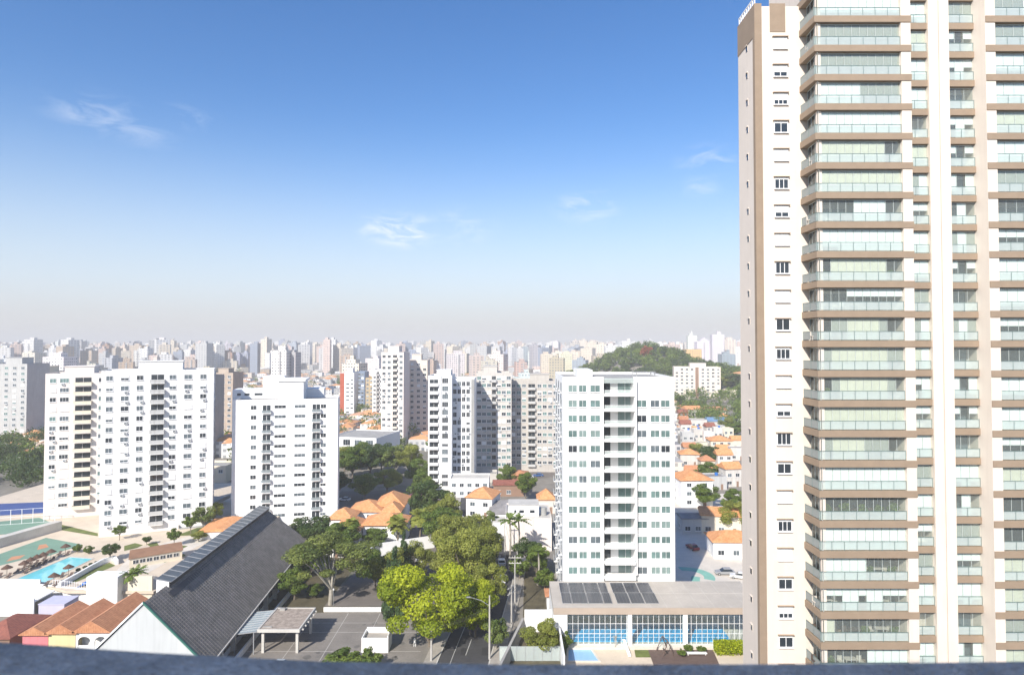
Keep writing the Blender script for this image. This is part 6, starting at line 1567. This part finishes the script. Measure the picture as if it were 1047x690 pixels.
# ================================================================ HOUSES CLIMBING THE SLOPE, RIGHT GAP
HS = [ # px left, px right, py foot, eave h, roof, wall, gable/flat, label bits
 (694,716,505,6.5,'TF','W','hip','big orange-roofed white house lowest on the slope beside the teal-windowed tower'),
 (722,743,500,4.5,'F','G','flat','low grey flat-roofed house lowest on the slope in the middle'),
 (741,758,497,7,'TF','W','gable','white two-storey house with orange roof touching the right high-rise, lowest on the slope'),
 (716,730,482,5,'T','C','hip','cream house with terracotta roof half hidden by the slope trees'),
 (733,748,478,6,'TF','P','gable','white gabled house with orange roof in the middle of the slope'),
 (695,714,476,5.5,'TF','W','hip','orange hipped house behind the lowest orange-roofed one'),
 (746,760,470,5.5,'F','W','flat','white flat-roofed house beside the right high-rise, mid slope'),
 (726,748,462,6,'TF','C','hip','wide orange hipped roof in the centre of the slope'),
 (697,709,456,7,'C','G','flat','grey unfinished house left in the crowded row'),
 (709,719,454,8,'C','W','flat','white cubic house with blue tank in the crowded row'),
 (719,729,455,7,'F','P','flat','pinkish cubic house in the crowded row'),
 (729,738,452,8,'C','W','flat','tall white cubic house in the crowded row'),
 (739,750,450,6.5,'C','C','flat','cream cubic house right in the crowded row'),
 (696,706,445,7,'TD','P','gable','dark red roof above the grey unfinished house'),
 (706,722,441,7,'F','W','flat','white terrace house under the blue roof'),
 (724,744,438,5,'B','W','gable','house with a faded blue metal roof across the slope'),
 (744,758,438,6,'F','G','flat','grey house beside the green court fence high on the slope'),
 (694,703,430,6,'TD','R','gable','small red-walled house high on the slope'),
 (702,718,428,7,'TF','W','gable','white house with wide orange roof high on the slope'),
 (718,730,428,7,'T','O','hip','house with reddish roof and orange walls high on the slope'),
 (729,742,427,6,'T','C','gable','cream house with brown tiled roof high on the slope'),
 (722,735,416,6,'TF','C','hip','small orange roof among trees at the top of the slope'),
 (742,756,418,7,'C','C','flat','cream flat-roofed house at the top of the slope'),
]
HS += [
 (700,712,492,4.5,'T','C','gable','low cream house with brown tiles behind the lowest white house'),
 (730,741,489,4,'TF','O','hip','small orange-walled house above the grey flat roof'),
 (699,711,467,5,'T','P','gable','pinkish gabled house under the crowded row, left'),
 (712,723,463,5,'F','C','flat','cream terrace house under the crowded row, centre left'),
 (748,760,459,5,'TF','C','gable','cream house with orange gable right under the crowded row'),
 (733,745,468,4.5,'TF','O','gable','orange-walled house in the middle of the slope'),
 (699,708,450,5.5,'C','P','flat','pinkish flat house wedged left in the crowded row'),
 (722,731,446,6,'TD','W','gable','white house with dark red roof behind the crowded row'),
 (709,717,447,6,'C','O','flat','ochre flat house behind the crowded row'),
 (733,741,444,5,'F','G','flat','grey flat house behind the tall white cubic one'),
 (695,704,437,5.5,'T','C','gable','cream gabled house left above the dark red roof'),
 (736,746,433,5,'TF','P','hip','pinkish hipped house below the court fence'),
 (708,718,421,5.5,'TD','C','gable','cream house with dark red roof near the slope top'),
 (695,705,423,5.5,'TF','W','hip','small white hipped house at the left of the slope top')]
RM = {'TF': TERRAF, 'T': TERRA, 'TD': TERRAD, 'F': FIBRE, 'C': CONCL, 'B': mat('faded blue metal roof', (.16, .28, .45), .6, .2, .5)}
WMt = {'W': mat('aged white render', (.60, .57, .53), .85, .12, .3, streak=.25), 'G': GREYW, 'C': CREAM2, 'P': PINKW, 'R': REDW, 'O': ORANGEW}
for i, (a, b_, py, h, rf, wl, kd, lab) in enumerate(HS):
    g = Gp((a+b_)/2, py); Y = g.y
    for _ in range(8): zz = TH(XatY((a+b_)/2, Y), Y); Y = (CAMH-zz)*F/(py-HOR)
    x0 = XatY(a, Y); w_ = XatY(b_, Y)-x0
    house(lab, x0, Y, w_, min(w_*.9, 13), h, RM[rf], WMt[wl], 1.4+h*.12, rot=R(rnd.uniform(-8, 8)), gable=kd == 'gable', flat=kd == 'flat', wins=3 if w_ > 9 else 2, tank=(kd == 'flat' and i % 2 == 1))
for i, (px, py, h, w_, k, lab) in enumerate([(722, 492, 8, 11, 'green', 'green tree between the grey flat roof and the orange roofs'), (726, 475, 9, 12, 'dark', 'darker tree behind the cream house on the slope'), (712, 468, 8, 10, 'olive', 'olive tree beside the orange hipped house'), (741, 441, 10, 13, 'olive', 'rounded olive tree above the crowded row'), (752, 446, 9, 12, 'green', 'green tree beside the court fence on the slope'),
     (746, 415, 14, 22, 'olive', 'large round olive tree below the cream slab block'), (732, 412, 12, 18, 'olive', 'brownish olive tree left of the large round one'), (706, 412, 9, 15, 'green', 'tree in front of the cream slab block, left'), (693, 418, 9, 14, 'dark', 'dark tree at the left foot of the cream slab block'), (752, 400, 14, 22, 'dark', 'dark green tree right of the cream slab block'), (742, 393, 13, 20, 'green', 'green tree just under the ribbed white tower'),
     (750, 524, 8, 9, 'green', 'green tree by the tall white house and high-rise edge')]):
    g = Gp(px, py); Y = g.y
    for _ in range(8): zz = TH(XatY(px, Y), Y); Y = (CAMH-zz)*F/(py-HOR)
    tree(k, XatY(px, Y), Y, h, w_, lab, clear=.08)
t = thing('court_fence', 'green mesh fence round a small court high on the slope', 'fence', (XatY(742, 360), 360, TH(XatY(742, 360), 360))); b = MB(); b.box(0, 12, 0, .1, 0, 3); part('mesh_panel', b, mat('green fence mesh', (.06, .30, .17), .8, .2, 1), t)

# ================================================================ WOODED HILL AND CITY GREENERY
def woodland(name, pts, kind, label, cat, leaf, per, seed, size=(9, 14)):
    rs = np.random.RandomState(seed); Ps, Ns, Ts = [], [], []
    for (x, y) in pts:
        P, d, lt, _ = crown_points(rs, 'round', per); wd = rs.uniform(*size); h = wd*rs.uniform(.8, 1.1)
        Ps.append(P*np.array([wd, wd, h])+np.array([x, y, TH(x, y)+.5])); Ns.append(d); Ts.append(np.clip(lt*.7+rs.uniform(-.25, .45), 0, 1))
    o = put(name, leafmesh(name, np.concatenate(Ps), np.concatenate(Ns), leaf, np.concatenate(Ts), SPEC[kind][1], rs)); return tag(o, label, cat, kind='stuff')
r_ = random.Random(8); pts = []
while len(pts) < 520:
    x = r_.uniform(40, 320); y = r_.uniform(500, 830)
    if y < 560 and x < 185: continue
    if 130 < x < 190 and y < 575: continue
    if gau(x, y, 148, 700, 72, 120) > .18 or gau(x, y, 262, 560, 75, 120) > .3: pts.append((x, y))
woodland('hill_wood', pts[:340], 'green', 'continuous green wood covering the hill behind the teal-windowed tower', 'wood', .75, 420, 3)
woodland('hill_wood', pts[340:], 'dark', 'darker evergreen patches mixed through the wood on the hill', 'wood', .75, 420, 4)
Yh = 650.
tree('red', XatY(661, Yh), Yh, 16, 15, 'red-crowned tree on top of the wooded hill', clear=.1)
tree('conifer', XatY(645, 640), 640, 19, 11, 'tall dark conifer standing above the wooded hill', clear=.02)
tree('dark', XatY(610, 600), 600, 14, 15, 'dark tree at the left end of the wooded hill', clear=.05)
pts = []
while len(pts) < 420:
    Y = 260*(5.0**r_.random()); x = r_.uniform(-.92, .42)*Y
    if Y < 300 and -75 < x < 40: continue
    if Y < 520 and .25*Y < x: continue
    pts.append((x, Y))
for _ in range(60):
    y_ = r_.uniform(405, 530); pts.append((r_.uniform(.26, .375)*y_, y_))
woodland('city_trees', pts, 'green', 'scattered far green treetops between the mid-distance buildings', 'treetops', .6, 260, 6, (8, 13))
pts = [(r_.uniform(-.95, -.70)*y_, y_) for y_ in [r_.uniform(235, 330) for _ in range(70)]]
woodland('park_trees', pts, 'dark', 'dark mass of trees beyond the blue sports court at the far left', 'wood', .42, 600, 7, (9, 13))

# ================================================================ HAZE
def haze():
    b = MB(); b.box(-9600, 9600, -700, 9600, -8, 125)
    m = bpy.data.materials.new('haze'); m.use_nodes = True; t = m.node_tree; t.nodes.clear()
    o = N(t, 'ShaderNodeOutputMaterial'); v = N(t, 'ShaderNodeVolumePrincipled'); v.inputs['Density'].default_value = HAZE_D
    v.inputs['Color'].default_value = (.99, .965, .93, 1); v.inputs['Anisotropy'].default_value = -.05
    t.links.new(v.outputs[0], o.inputs['Volume']); ob = part('haze', b, m); tag(ob, kind='stuff'); ob['label'] = 'pale bluish city haze thickening towards the horizon'; ob['category'] = 'haze'
HAZE_D = .00037
haze()
